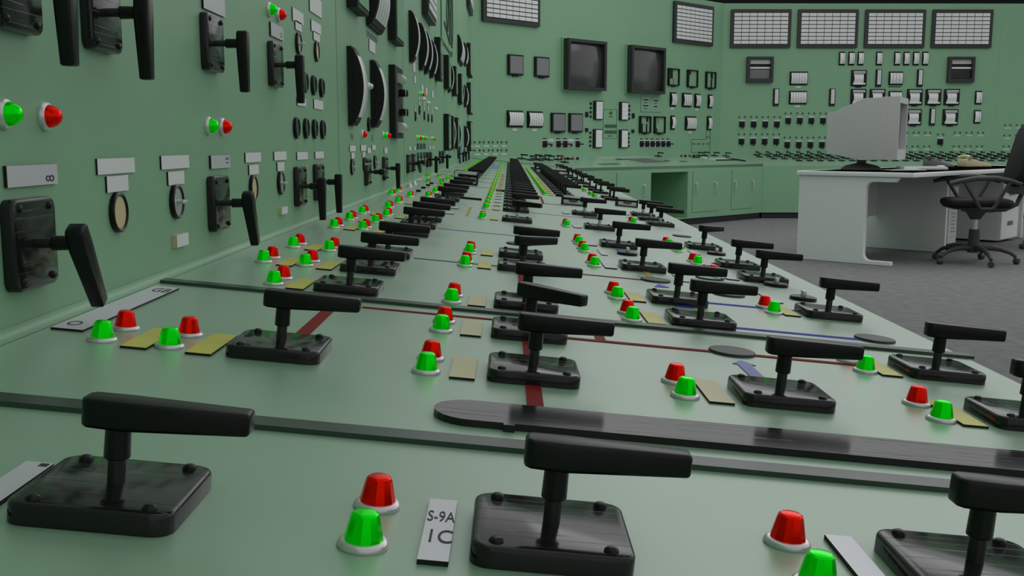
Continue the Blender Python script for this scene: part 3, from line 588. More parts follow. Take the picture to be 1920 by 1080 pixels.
# edgewise curved meters
METERS = {}
def meter(w_, h, p, bands, frame_d=0.012, front_line=True):
    k = (round(w_, 3), round(h, 3), p, bands)
    if k in METERS: return METERS[k]
    P = Proto('curved_meter'); b = MB(); b.box(-w_/2, w_/2, -h/2, h/2, 0, frame_d); P.part('frame', b.mesh('frame', [BM], smooth=0))
    n = 12; hh = h*0.47; arc = []
    for i in range(n+1):
        t = -1+2*i/n; arc.append((t*hh, frame_d+0.004+(p-frame_d-0.004)*(1-t*t)))
    x0, x1 = -w_/2+0.004, w_/2-0.004
    b = MB(); vs = []; m_ = len(arc)
    for x in (x0, x1):
        vs += [(x, yy, zz) for yy, zz in arc]+[(x, hh, frame_d), (x, -hh, frame_d)]
    q = m_+2; fs = [tuple(range(q)), tuple(range(q, 2*q))[::-1]]+[(i, (i+1) % q, (i+1) % q+q, i+q) for i in range(q)]
    b.add(vs, fs); P.part('housing', b.mesh('housing', [BM], smooth=25))
    b = MB(); lo, hi = (1, n-1) if n > 4 else (0, n)
    gap = 0.1*w_/bands; sx0 = x0+w_*0.05; bw = (x1-w_*0.02-sx0)/bands
    for k2 in range(bands):
        a0 = sx0+bw*k2+(gap if bands > 1 else 0)*0.4; a1 = sx0+bw*(k2+1)-(gap if bands > 1 else 0)*0.4
        for i in range(lo, hi):
            (ya, za), (yb, zb_) = arc[i], arc[i+1]
            b.quad((a0, ya, za+0.0015), (a1, ya, za+0.0015), (a1, yb, zb_+0.0015), (a0, yb, zb_+0.0015), 0)
            am = a0+(a1-a0)*0.72
            b.quad((am, ya, za+0.0022), (am+(a1-a0)*0.06, ya, za+0.0022), (am+(a1-a0)*0.06, yb, zb_+0.0022), (am, yb, zb_+0.0022), 1)
    P.part('scale', b.mesh('scale', [FACE, LINE], smooth=25)); METERS[k] = P; return P
for s0, s1, z0, z1, bands, l in ((2.570, 2.655, 0.046, 0.2395, 1, 'tall curved meter on the left wall, nearer of two'), (2.993, 3.078, 0.0485, 0.2395, 1, 'tall curved meter on the left wall, farther of two'),
        (2.926, 3.20, 0.330, 0.520, 5, 'wide five-scale curved meter at the picture top'), (4.170, 4.255, 0.327, 0.527, 1, 'first curved meter of the wall cluster'), (4.606, 4.70, 0.327, 0.529, 1, 'second curved meter of the wall cluster'),
        (4.88, 4.965, 0.329, 0.525, 1, 'third curved meter of the wall cluster'), (5.213, 5.30, 0.331, 0.519, 1, 'fourth curved meter of the wall cluster'), (8.07, 8.6, 0.634, 0.838, 6, 'far curved meter with six scales high on the wall'),
        (6.75, 6.85, 0.335, 0.535, 1, 'far curved meter beside a black case, upper row'), (6.95, 7.05, -0.04, 0.19, 1, 'far curved meter, lower row, nearer'), (7.75, 7.85, -0.04, 0.19, 1, 'far curved meter, lower row, middle'), (8.3, 8.4, 0.31, 0.53, 1, 'far curved meter, upper row, beyond the black case')):
    meter(s1-s0, z1-z0, 0.038, bands).put(LWALL @ T((s0+s1)/2, (z0+z1)/2), l, 'meter')
# black recorder cases on the left wall
def case(M, s0, s1, z0, z1, d, l, front=G, parts=True):
    r = ob('recorder_case', None, M=M @ T((s0+s1)/2, (z0+z1)/2)); tag(r, l, 'recorder'); hw, hh = (s1-s0)/2, (z1-z0)/2
    b = MB(); b.box(-hw, hw, -hh, hh, 0, d); ob('case', b.mesh('case', [BM], bevel=0.002, seg=1), r)
    b = MB(); b.box(-hw+0.012, hw-0.012, -hh+0.012, hh-0.012, d, d+0.003); ob('front_glass', b.mesh('front_glass', [front], smooth=0), r); return r
case(LWALL, 2.5826, 2.78, 0.334, 0.55, 0.028, 'black case at the top picture edge left of the wide meter', MIRG)
case(LWALL, 3.448, 3.70, 0.341, 0.56, 0.028, 'black glass-fronted case high on the wall beside the wide meter', MIRG)
r = ob('chart_recorder', None, M=LWALL @ T(3.575, 0.141)); tag(r, 'black wall recorder with white rollers and black knobs', 'recorder')
b = MB(); b.box(-0.12, 0.12, -0.121, 0.121, 0, 0.022); ob('case', b.mesh('case', [BM], bevel=0.002, seg=1), r)
for yy, mm, nme, rr in ((0.080, SIL, 'roller', 0.016), (-0.085, SIL, 'roller', 0.018)):
    b = MB(); b.lathe([(rr, -0.07), (rr, 0.07)], 20, M=Matrix.Translation((0, yy, 0.026)) @ Matrix.Rotation(math.radians(90), 4, 'Y')); ob(nme, b.mesh(nme, [mm]), r)
for yy in (0.033, -0.033):
    b = MB(); b.lathe([(0.013, 0.02), (0.013, 0.050), (0.011, 0.052)], 20, 0, T(0, yy)); b.lathe([(0.0135, 0.044), (0.0135, 0.047)], 20, 1, T(0, yy)); ob('knob', b.mesh('knob', [BK, SIL]), r)
def annunciator(w_, h, cols, rws, d=0.035, frame_w=0.04):
    P = Proto('annunciator_panel'); b = MB(); b.loft([(rrect(w_/2, h/2, 0.008, 2), 0), (rrect(w_/2, h/2, 0.008, 2), d)]); P.part('frame', b.mesh('frame', [FRM]))
    b = MB(); iw, ih = w_-2*frame_w, h-2*frame_w*1.1; cw, ch = iw/cols, ih/rws
    b.box(-iw/2-0.004, iw/2+0.004, -ih/2-0.004, ih/2+0.004, d, d+0.002, 1)
    for i in range(cols):
        for j in range(rws):
            x = -iw/2+cw*i; yy = -ih/2+ch*j; b.box(x+0.0035, x+cw-0.0035, yy+0.005, yy+ch-0.005, d+0.002, d+0.006, 0)
    P.part('window_tiles', b.mesh('window_tiles', [FACE, BM], smooth=0)); return P
AN = annunciator(0.806, 0.50, 7, 8); AN2 = annunciator(0.846, 0.51, 8, 9)
AN3 = annunciator(0.5, 0.33, 6, 8, 0.03, 0.02)
AN3.put(LWALL @ T(5.05, 0.756), 'alarm tile panel seen edge-on high on the left wall', 'alarm panel')
AN.put(LWALL @ T(10.2, 1.53), 'alarm tile panel at the far end of the left wall', 'alarm panel')
for s0, s1, z0, z1, l in ((5.584, 5.76, 0.342, 0.5675, 'black case just beyond the clustered meters'), (6.346, 6.55, 0.338, 0.539, 'black case, first of the distant upper row'), (7.22, 7.40, 0.336, 0.537, 'black case, second of the distant upper row'),
        (8.03, 8.25, 0.3127, 0.54, 'black case, third of the distant upper row'), (6.30, 6.52, -0.039, 0.1835, 'tall black case, first of the lower row'), (6.80, 6.9, -0.034, 0.184, 'narrow black case, second of the lower row'), (7.4, 7.6, -0.03, 0.19, 'black case, third of the lower row')):
    case(LWALL, s0, s1, z0, z1, 0.032, l, MIRG)
for z0, z1, l in ((0.6485, 0.94, 'top one'), (0.2888, 0.5756, 'middle one'), (-0.0663, 0.2158, 'bottom one')):
    case(LWALL, 9.77, 10.35, z0, z1, 0.037, 'black case at the end of the left wall, %s of three' % l, MIRG)
    meter(0.24, 0.19, 0.036, 5).put(LWALL @ T(9.25, (z0+z1)/2-0.01), 'far curved meter in front of the last black cases, %s of three' % l, 'meter')
put_plate(LWALL, 8.2, 8.55, -0.150, 0.09, CYB, 'pale blue strip on the far left wall above the desk', None, 0.012, 'blue_strip', 'panel')
b = MB()
for s0, s1, z0, z1 in ((6.12, 6.135, 0.62, 1.6), (6.12, 7.25, 0.60, 0.615), (7.24, 7.25, 0.60, 0.64)): b.box(s0, s1, z0, z1, 0, 0.006)
for cs, cz, a_, c_ in ((6.75, 0.83, 0.10, 0.11), (7.0, 0.80, 0.05, 0.09), (7.25, 0.84, 0.10, 0.18)):
    for k in range(24):
        t0, t1 = 2*math.pi*k/24, 2*math.pi*(k+1)/24
        b.tube([(cs+a_*math.cos(t0), cz+c_*math.sin(t0), 0.0045), (cs+a_*math.cos(t1), cz+c_*math.sin(t1), 0.0045)], 0.004, 4)
b.tube([(6.4, 0.74, 0.0045), (7.0, 0.66, 0.0045)], 0.004, 4); b.tube([(6.95, 1.6, 0.0045), (6.95, 0.66, 0.0045)], 0.004, 4); b.tube([(7.15, 1.6, 0.0045), (7.15, 0.66, 0.0045)], 0.004, 4)
tag(ob('mimic_diagram', b.mesh('mimic_diagram', [GD]), M=LWALL), 'dark green line diagram with ovals high on the left wall', 'diagram')
DOME['green'].put(LWALL @ T(6.45, 0.96), 'green lamp on the line diagram', 'lamp'); DOME['red'].put(LWALL @ T(6.55, 0.955), 'red lamp on the line diagram', 'lamp')
# dotted dark captions
for s0, s1, z0, z1, l in ((2.93, 3.18, 0.302, 0.318, 'dotted dark caption below the wide five-scale meter'), (2.60, 2.65, 0.012, 0.028, 'small dark caption below the nearer tall meter'), (2.99, 3.04, 0.010, 0.028, 'small dark caption below the farther tall meter')):
    b = MB(); n = int((s1-s0)/0.012)
    for i in range(n):
        for j in range(3):
            if (i*7+j*5) % 4: b.box(s0+0.012*i, s0+0.012*i+0.007, z0+j*(z1-z0)/3, z0+j*(z1-z0)/3+0.0035, 0, 0.0012)
    tag(ob('caption', b.mesh('caption', [PCD], smooth=0), M=LWALL), l, 'caption')

# ------------------------------------------------------------------ diagonal wall
AN2.put(DWALL @ T(0.575, 1.53), 'alarm tile panel on the diagonal wall, cut by the picture top', 'alarm panel')
AN2.put(DWALL @ T(3.848, 1.535), 'alarm tile panel high at the right end of the diagonal wall', 'alarm panel')
def display(w_, h):
    P = Proto('indicator_display'); b = MB(); b.box(-w_/2, w_/2, -h/2, h/2, 0, 0.03); b.box(-w_*0.18, w_*0.18, -h/2-0.014, -h/2, 0, 0.022); P.part('frame', b.mesh('frame', [BM], bevel=0.003, seg=1))
    b = MB(); b.box(-w_/2+0.02, w_/2-0.014, -h/2+0.018, h/2-0.016, 0.03, 0.033); P.part('screen', b.mesh('screen', [GREYG], smooth=0)); return P
DP1 = display(0.224, 0.217)
for s, z, l in ((0.637, 0.850, 'left upper grey display on the diagonal wall'), (1.047, 0.8494, 'right upper grey display beside the big screen'), (1.316, 0.2436, 'left lower grey display right of the two strip meters'), (1.612, 0.2454, 'right lower grey display right of the two strip meters')):
    DP1.put(DWALL @ T(s, z), l, 'display')
def crt(w_, h):
    P = Proto('wall_screen'); d = 0.10
    def ringbox(x, y_, fx, fy, z0, z1, m):
        b = MB(); b.box(-x, -x+fx, -y_, y_, z0, z1); b.box(x-fx, x, -y_, y_, z0, z1); b.box(-x+fx, x-fx, -y_, -y_+fy, z0, z1); b.box(-x+fx, x-fx, y_-fy, y_, z0, z1); return b
    P.part('outer_frame', ringbox(w_/2+0.022, h/2+0.012, 0.024, 0.018, 0, 0.02, 0).mesh('outer_frame', [G], smooth=0))
    P.part('bezel', ringbox(w_/2, h/2, 0.036, 0.034, 0, d, 0).mesh('bezel', [FRM], smooth=0))
    b = MB(); N = 8; sx, sy = w_/2-0.036, h/2-0.034; vs = []; fs = []
    for j in range(N+1):
        for i in range(N+1):
            a, c = -1+2*i/N, -1+2*j/N; vs.append((a*sx, c*sy, 0.030+0.045*(1-0.5*a*a-0.5*c*c)))
    for j in range(N):
        for i in range(N): fs.append((j*(N+1)+i, j*(N+1)+i+1, (j+1)*(N+1)+i+1, (j+1)*(N+1)+i))
    b.add(vs, fs); P.part('screen', b.mesh('screen', [GLASS], smooth=60)); return P
CR = crt(0.66, 0.565)
CR.put(DWALL @ T(1.725, 0.902), 'left big black-framed screen on the diagonal wall', 'screen'); CR.put(DWALL @ T(2.85, 0.902), 'right big black-framed screen on the diagonal wall', 'screen')
def vmeter(M, s0, s1, z0, z1, bands, l, plate=0): 
    meter(round(s1-s0, 2), round(z1-z0, 2), 0.038, bands).put(M @ T((s0+s1)/2, (z0+z1)/2), l, 'meter')
    if plate: put_plate(M, (s0+s1)/2-0.035, (s0+s1)/2+0.035, z0-0.038, z0-0.012, WHT, 'white plate under the '+l.replace('strip meter', 'meter'), None, 0.004, edge=WHT)
vmeter(DWALL, 0.520, 0.757, 0.182, 0.365, 6, 'left wide strip meter on the diagonal wall', 1); vmeter(DWALL, 0.829, 1.066, 0.181, 0.364, 6, 'second wide strip meter on the diagonal wall', 1)
vmeter(DWALL, 3.40, 3.52, 0.477, 0.658, 3, 'three-band strip meter under the first glass recorder', 1); vmeter(DWALL, 3.655, 3.845, 0.480, 0.658, 4, 'four-band strip meter under the middle glass recorder'); vmeter(DWALL, 3.925, 4.045, 0.477, 0.658, 3, 'three-band strip meter right of the four-band one', 1)
vmeter(DWALL, 4.225, 4.315, 0.477, 0.656, 1, 'single-band strip meter at the diagonal corner, upper'); vmeter(DWALL, 3.42, 3.505, 0.186, 0.364, 1, 'single-band strip meter lower row, left'); vmeter(DWALL, 3.73, 3.965, 0.181, 0.364, 6, 'wide strip meter in the lower right row', 1)
vmeter(DWALL, 4.218, 4.308, 0.185, 0.370, 1, 'single-band strip meter at the diagonal corner, lower')
vs_ = Proto('status_strip'); b = MB(); b.box(-0.0775, 0.0775, -0.110, 0.110, 0, 0.025); vs_.part('frame', b.mesh('frame', [BM], bevel=0.003, seg=1))
b = MB()
for j in range(4): b.box(-0.048, 0.064, -0.100+0.050*j, -0.0515+0.050*j, 0.025, 0.029, 0)
b.box(-0.048, 0.064, -0.101, 0.100, 0.024, 0.027, 1); vs_.part('windows', b.mesh('windows', [FACE, LINE], smooth=0))
for s, z, l in ((2.0085, 0.398, 'upper left'), (2.4785, 0.398, 'upper right'), (2.0057, 0.067, 'lower left'), (2.4815, 0.0656, 'lower right')): vs_.put(DWALL @ T(s, z), 'tall white status strip, %s of four on the diagonal wall' % l, 'status strip')
b = MB(); b.box(-0.013, 0.013, -0.013, 0.013, 0, 0.012); sq = Proto('push_button', b.mesh('push_button', [BM], bevel=0.002, seg=1)); k = 0
for cx, cz, l in ((1.885, 0.398, 'left of the upper left'), (2.594, 0.387, 'right of the upper right'), (1.882, 0.058, 'left of the lower left'), (2.592, 0.052, 'right of the lower right')):
    for j in range(4): sq.put(DWALL @ T(cx, cz+0.075-0.05*j), 'small black button, %s from the top, %s status strip' % (ordn(j+1), l), 'button', 'small buttons')
for s0, s1, z0, z1, l in ((1.793, 1.837, 0.315, 0.375, 'tall black button left of the upper left status strip'), (2.649, 2.692, 0.317, 0.376, 'tall black button right of the upper right status strip'), (1.793, 1.837, 0.145, 0.188, 'black button left of the lower left status strip'), (2.645, 2.69, 0.14, 0.18, 'black button right of the lower right status strip')):
    put_plate(DWALL, s0, s1, z0, z1, BM, l, None, 0.014, 'push_button', 'button')
r = ob('outlined_panel', None, M=DWALL); tag(r, 'thin raised outline panel with dark emblems between the status strips', 'panel')
b = MB(); X0, X1, Y0, Y1 = 2.1116, 2.3652, 0.068, 0.414
b.box(X0, X1, Y0, Y0+.004, 0, .003); b.box(X0, X1, Y1-.004, Y1, 0, .003); b.box(X0, X0+.004, Y0, Y1, 0, .003); b.box(X1-.004, X1, Y0, Y1, 0, .003); ob('outline', b.mesh('outline', [GD], smooth=0), r)
b = MB(); b.box(2.230, 2.271, 0.355, 0.388, 0, .008); b.box(2.215, 2.285, 0.325, 0.334, 0, .004); b.box(2.205, 2.28, 0.094, 0.104, 0, .004)
ob('emblem', b.mesh('emblem', [GD], smooth=0), r)
for yy in (0.2005, 0.130):
    for xx in (2.155, 2.262):
        b = MB(); b.loft([([(xx-0.016, yy+0.017), (xx, yy), (xx+0.09, yy), (xx+0.106, yy+0.017), (xx+0.09, yy+0.034), (xx, yy+0.034)], 0), ([(xx-0.016, yy+0.017), (xx, yy), (xx+0.09, yy), (xx+0.106, yy+0.017), (xx+0.09, yy+0.034), (xx, yy+0.034)], 0.008)])
        ob('emblem', b.mesh('emblem', [GD], smooth=0), r)
r = ob('outlined_panel', None, M=DWALL); tag(r, 'thin outline panel with four grey slots below the right big screen', 'panel')
b = MB(); X0, X1, Y0, Y1 = 2.8117, 3.2173, 0.396, 0.5925; b.box(X0, X1, Y0, Y0+.004, 0, .003); b.box(X0, X0+.004, Y0, Y1, 0, .003); ob('outline', b.mesh('outline', [GD], smooth=0), r)
b = MB()
for xx, yy, ww in ((2.855, 0.528, .12), (3.06, 0.523, .115), (2.855, 0.455, .12), (3.07, 0.45, .085)): b.box(xx, xx+ww, yy, yy+0.036, 0, 0.004, 0); b.box(xx+.008, xx+ww-.008, yy+.008, yy+0.030, 0, 0.006, 1); b.box(xx+.04, xx+ww-.04, yy-.018, yy-.010, 0, .004, 1)
ob('slot', b.mesh('slot', [SIL, FRM], smooth=0), r)
def glassrec(M, s0, s1, z0, z1, l, seed):
    rr = random.Random(seed); r = ob('glass_recorder', None, M=M @ T((s0+s1)/2, (z0+z1)/2)); tag(r, l, 'recorder'); hw, hh = (s1-s0)/2, (z1-z0)/2
    b = MB(); f = 0.012
    for q in ((-hw, hw, -hh, -hh+f), (-hw, hw, hh-f, hh), (-hw, -hw+f*1.6, -hh, hh), (hw-f, hw, -hh, hh)): b.box(*q, 0, 0.03)
    b.box(-0.03, 0.03, -hh-0.014, -hh, 0, 0.022); ob('frame', b.mesh('frame', [BM], smooth=0), r)
    b = MB(); b.box(-hw+f, hw-f, -hh+f, hh-f, 0, 0.008); ob('glass', b.mesh('glass', [G], smooth=0), r)
    b = MB()
    for k in range(3):
        x = -hw+f+rr.random()*(2*hw-0.06); ww = 0.012+rr.random()*0.035; top_ = rr.random() < 0.5; h_ = (0.03+rr.random()*0.10)
        b.box(x, x+ww, *((hh-f-h_, hh-f) if top_ else (-hh+f, -hh+f+h_)), 0.008, 0.012+0.001*k, rr.choice((0, 0, 1)))
    ob('inner_works', b.mesh('inner_works', [BM, GREYG], smooth=0), r)
for i, (s0, s1, z0, z1, l) in enumerate(((3.342, 3.567, 0.741, 0.955, 'glass recorder, left of the upper three on the diagonal wall'), (3.748, 3.967, 0.7375, 0.9565, 'glass recorder, middle of the upper three on the diagonal wall'),
        (4.156, 4.374, 0.7356, 0.9515, 'glass recorder, right of the upper three on the diagonal wall'), (2.787, 3.001, 0.1386, 0.346, 'glass recorder, left of the lower two'), (3.079, 3.296, 0.137, 0.348, 'glass recorder, right of the lower two'))): glassrec(DWALL, s0, s1, z0, z1, l, i+3)
fs_ = Proto('framed_switch'); b = MB(); b.box(-0.048, 0.048, -0.046, 0.048, 0, 0.004); fs_.part('white_frame', b.mesh('white_frame', [ENAM], smooth=0))
b = MB(); b.box(-0.038, 0.038, -0.038, 0.038, 0.004, 0.014); fs_.part('plate', b.mesh('plate', [BM], bevel=0.003, seg=1)); b = MB(); b.box(-0.02, 0.060, -0.008, 0.008, 0.035, 0.050); b.lathe([(0.006, 0.014), (0.006, 0.036)], 8); fs_.part('handle', b.mesh('handle', [BK], bevel=0.002, seg=1))
for i, s in enumerate((1.109, 1.333, 1.446, 1.659)):
    fs_.put(DWALL @ T(s, 0.001), 'small white-framed switch, %s of the left four on the diagonal wall' % ordn(i+1), 'switch'); put_plate(DWALL, s-0.03, s+0.03, 0.058, 0.068, BM, 'black plate over the %s of the left four framed switches' % ordn(i+1), None, 0.003)
for i in range(6):
    s = 2.841+0.1085*i; fs_.put(DWALL @ T(s, 0.004), 'small white-framed switch, %s of the right six on the diagonal wall' % ordn(i+1), 'switch'); put_plate(DWALL, s-0.027, s+0.027, 0.062, 0.072, BM, 'black plate over the %s of the right six framed switches' % ordn(i+1), None, 0.003)
for i, s in enumerate((1.216, 1.548)):
    put_plate(DWALL, s-0.045, s+0.045, 0.030, 0.058, WHT, 'white plate over the %s small silver dial' % ordn(i+1), None, 0.003, edge=WHT); b = MB(); b.lathe([(0.024, 0), (0.024, 0.006)], 18, 0); b.box(-0.012, 0.016, -0.016, 0.016, 0.006, 0.012, 1)
    tag(ob('round_dial', b.mesh('round_dial', [SIL, BM]), M=DWALL @ T(s, -0.010)), '%s small silver dial between the framed switches' % ordn(i+1), 'dial')
# small lamp pairs with white strips
sl = {}
for c, m in (('red', REDD), ('green', GRND)):
    b = MB(); b.lathe([(0.0125, 0), (0.0125, 0.004), (0.009, 0.008)], 10, 0); b.lathe([(0.0095, 0.006), (0.006, 0.014)], 10, 1); sl[c] = Proto('small_lamp', b.mesh('small_lamp', [GG, m]))
def lpair(M, s, z, where, plate=True, d=0.0365):
    sl['green'].put(M @ T(s-d, z), 'small green lamp '+where, 'lamp'); sl['red'].put(M @ T(s+d, z), 'small red lamp '+where, 'lamp')
    if plate: put_plate(M, s-0.038, s+0.038, z-0.050, z-0.035, WHT, 'white strip label '+where, None, 0.004, edge=WHT)
for j, z in enumerate((0.0208, -0.0648)):
    for i in range(4): lpair(DWALL, 0.0855+0.1309*i, z, '%s row, %s on the diagonal wall by the corner' % (('upper', 'lower')[j], ordn(i+1)))
r = ob('outlined_panel', None, M=DWALL); tag(r, 'dark outline with tiny lamps at the corner end of the diagonal wall', 'panel')
b = MB()
for q in ((3.888, 3.893, -0.105, 0.066), (3.888, 4.215, 0.062, 0.067), (3.888, 4.17, -0.108, -0.103), (4.17, 4.175, -0.13, -0.103), (4.21, 4.215, 0.062, 0.185), (4.305, 4.31, -0.13, 0.375), (4.21, 4.31, 0.375, 0.379)): b.box(*q, 0, 0.004)
ob('outline', b.mesh('outline', [GD], smooth=0), r); b = MB()
for x in (3.91, 4.015, 4.12, 4.225):
    b.box(x, x+0.06, 0.0, 0.012, 0, 0.004, 1)
    for dx in (0.01, 0.05): b.lathe([(0.009, 0), (0.009, 0.008)], 8, 0, T(x+dx, 0.04))
for dx in (4.235, 4.285): b.lathe([(0.009, 0), (0.009, 0.008)], 8, 0, T(dx, 0.13))
b.box(4.23, 4.29, 0.09, 0.102, 0, 0.004, 1); ob('tiny_lamps', b.mesh('tiny_lamps', [SIL, GD]), r)

# ------------------------------------------------------------------ back wall
for i, x in enumerate((3.363, 4.260, 5.159, 6.057)): AN.put(BWALL @ T(x, 1.532), 'alarm tile panel, %s of the four in the far wall row' % ordn(i+1), 'alarm panel')
def deep_rec(x, z, l, dark):
    r = ob('chart_recorder', None, M=BWALL @ T(x, z)); tag(r, l, 'recorder'); b = MB(); W, Hh = 0.177, 0.169
    for q in ((-W, W, -Hh, -Hh+.05), (-W, W, Hh-.03, Hh), (-W, -W+.04, -Hh+.05, Hh-.03), (W-.035, W, -Hh+.05, Hh-.03)): b.box(*q, 0, 0.06)
    ob('frame', b.mesh('frame', [FRM], smooth=0), r); b = MB(); b.box(-.14, .14, -.12, .14, 0, .01, 0); b.box(-.137, .14, .075, .135, .01, .02, 1); b.box(-.137, .14, .012, .035, .01, .022, 2)
    b.box(-.137, .14, -.115, 0.0, .01, .015, 0 if dark else 3)
    for k in range(10): b.box(-.137+.028*k, -.135+.028*k, .075, .135, .02, .021, 0)
    for k in range(6): b.box(-.137, .14, -.10+.018*k, -.098+.018*k, .015, .0165, 3 if dark else 0)
    ob('chart', b.mesh('chart', [BM, PCW, FACE, GREYG], smooth=0), r)
deep_rec(3.368, 0.994, 'deep black chart recorder below the first alarm panel of the far wall', False); deep_rec(6.072, 0.995, 'deep black chart recorder below the last alarm panel of the far wall', True)
for i, x in enumerate((4.4725, 4.5985, 4.7235, 4.9705, 5.2135, 5.3385, 5.4665, 5.5915)): vmeter(BWALL, x-0.0405, x+0.0405, 1.051, 1.235, 1, 'narrow strip meter, %s in the high row of the far wall' % ordn(i+1))
vmeter(BWALL, 3.78, 4.02, 0.790, 0.971, 6, 'upper wide strip meter left on the far wall', 1); vmeter(BWALL, 3.78, 4.02, 0.535, 0.716, 6, 'lower wide strip meter left on the far wall', 1)
vmeter(BWALL, 5.116, 5.302, 0.791, 0.972, 4, 'four-band strip meter below the high meter row'); vmeter(BWALL, 5.125, 5.305, 0.533, 0.717, 4, 'four-band strip meter behind the computer monitor')
vmeter(BWALL, 6.296, 6.384, 0.536, 0.717, 1, 'rightmost strip meter of the far wall, upper'); vmeter(BWALL, 6.296, 6.384, 0.281, 0.463, 1, 'rightmost strip meter of the far wall, lower')
tl = Proto('tall_indicator'); b = MB(); b.box(-0.039, 0.039, -0.115, 0.115, 0, 0.022); tl.part('frame', b.mesh('frame', [BM], bevel=0.003, seg=1)); b = MB(); b.box(-0.018, 0.028, -0.085, 0.105, 0.022, 0.026, 0)
b.box(0.003, 0.005, -0.085, 0.105, 0.026, 0.0268, 1)
for k in range(9): b.box(-0.018, 0.028, -0.070+0.02*k, -0.068+0.02*k, 0.026, 0.0266, 1)
tl.part('scale', b.mesh('scale', [FACE, LINE], smooth=0))
for x, z, l in ((4.9755, 0.885, 'above the monitor'), (5.5325, 0.885, 'right of the four-band meter'), (3.6035, 0.6305, 'left of the lower wide meter'), (4.361, 0.6305, 'left of the computer monitor'), (5.730, 0.3695, 'between the two lower paper recorders')): tl.put(BWALL @ T(x, z), 'tall narrow white indicator on the far wall, '+l, 'indicator')
pr_ = Proto('paper_recorder'); b = MB(); b.box(-0.105, 0.105, -0.107, 0.107, 0, 0.018); b.box(-0.04, 0.04, -0.122, -0.107, 0, 0.02); pr_.part('frame', b.mesh('frame', [BM], bevel=0.003, seg=1))
b = MB(); n = 8
for i in range(n):
    t0, t1 = i/n, (i+1)/n; za, zb2 = 0.020+0.09*t0*(1-t0), 0.020+0.09*t1*(1-t1); ya, yb = 0.055-0.12*t0, 0.055-0.12*t1
    wa, wb = 0.074-0.012*t0*(1-t0)*2, 0.074-0.012*t1*(1-t1)*2
    b.quad((-wa, ya, za), (wa-.012, ya, za), (wb-.012, yb, zb2), (-wb, yb, zb2), 0)
b.box(-.080, .080, .062, .072, .018, .045, 0); b.box(-.080, .080, .080, .090, .018, .04, 0); b.box(-.080, .080, -.088, -.066, .018, .045, 0); pr_.part('paper_chart', b.mesh('paper_chart', [FACE, LINE], smooth=60))
for x, z, l in ((4.7105, 0.884, 'above the monitor'), (4.7155, 0.633, 'directly above the monitor body, left'), (4.972, 0.633, 'directly above the monitor body, right'), (5.4775, 0.633, 'upper row, first right of the monitor'), (5.7285, 0.633, 'upper row, second right of the monitor'),
                (5.978, 0.633, 'upper row, third right of the monitor'), (5.479, 0.365, 'lower row, left of the pair'), (5.975, 0.3655, 'lower row, right of the pair')): pr_.put(BWALL @ T(x, z), 'white paper recorder in black frame, '+l, 'recorder')
b = MB(); b.box(5.12, 5.29, 0.765, 0.775, 0, 0.004); 
tag(ob('caption', b.mesh('caption', [BM], smooth=0), M=BWALL), 'thin dark caption under the upper four-band strip meter', 'caption')
ss_ = Proto('lever_switch'); b = MB(); b.loft([(rrect(0.0385, 0.0385, 0.006, 2), 0), (rrect(0.0375, 0.0375, 0.006, 2), 0.011)]); ss_.part('base_plate', b.mesh('base_plate', [BM])); b = MB(); b.lathe([(0.005, 0.011), (0.005, 0.038)], 8); b.box(-0.008, 0.008, -0.060, 0.016, 0.038, 0.052); ss_.part('handle', b.mesh('handle', [BK], bevel=0.002, seg=1))
def bswitch(x, z, where):
    ss_.put(BWALL @ T(x, z), 'black lever switch '+where, 'switch'); put_plate(BWALL, x-0.036, x+0.036, z+0.041, z+0.060, WHT, 'white strip label above switch '+where, None, 0.004, edge=WHT)
    sl['green'].put(BWALL @ T(x-0.038, z+0.099), 'small green lamp above switch '+where, 'lamp'); sl['red'].put(BWALL @ T(x+0.038, z+0.099), 'small red lamp above switch '+where, 'lamp')
for j, z in enumerate((0.2685, 0.037)):
    for i in range(4): bswitch(3.157+0.1575*i, z, '%s row, %s of the left four on the far wall' % (('upper', 'lower')[j], ordn(i+1)))
for j, z in enumerate((0.3165, -0.006)):
    for i in range(4): bswitch(3.781+0.1575*i, z, '%s row, %s of the four next to the monitor' % (('upper', 'lower')[j], ordn(i+1)))
bswitch(5.861, 0.036, 'alone on the far wall right of the monitor')
for j, z in enumerate((0.1595, -0.024)):
    for i in range(3): lpair(BWALL, 5.371-0.0*j+0.1575*(i)-0.004*j, z, '%s row, %s right beside the monitor' % (('upper', 'lower')[j], ordn(i+1)))
    for i in range(3): lpair(BWALL, 6.089+0.1575*i-0.004*j, z, '%s row, %s above the cream telephone side' % (('upper', 'lower')[j], ordn(i+1)))
for j, z in enumerate((0.262, 0.123, -0.023)):
    for i in range(2): lpair(BWALL, 6.766+0.1575*i, z, '%s row, %s beyond the far wall seam' % (('upper', 'middle', 'lower')[j], ('left', 'right')[i]))
case(BWALL, 6.72, 7.3, 1.30, 1.80, 0.03, 'dark panel cut by the right picture edge high on the far wall', FRM) if False else None
# rows of small switches on the back desk, handles toward the room
names = ('back', 'second', 'third', 'front')
for r_, (t, x0) in enumerate(((0.845, 3.346), (0.655, 3.342), (0.460, 3.488), (0.265, 3.767))):
    n = 0; x = x0
    while x < 6.95:  # one switch every 0.1385 m
        n += 1
        put_switch(BBEN, x, t, -75, 'small lever switch, %s from the left in the %s row of the far desk' % (ordn(n), names[r_]), 'lever switches on the far desk', True); x += 0.1385
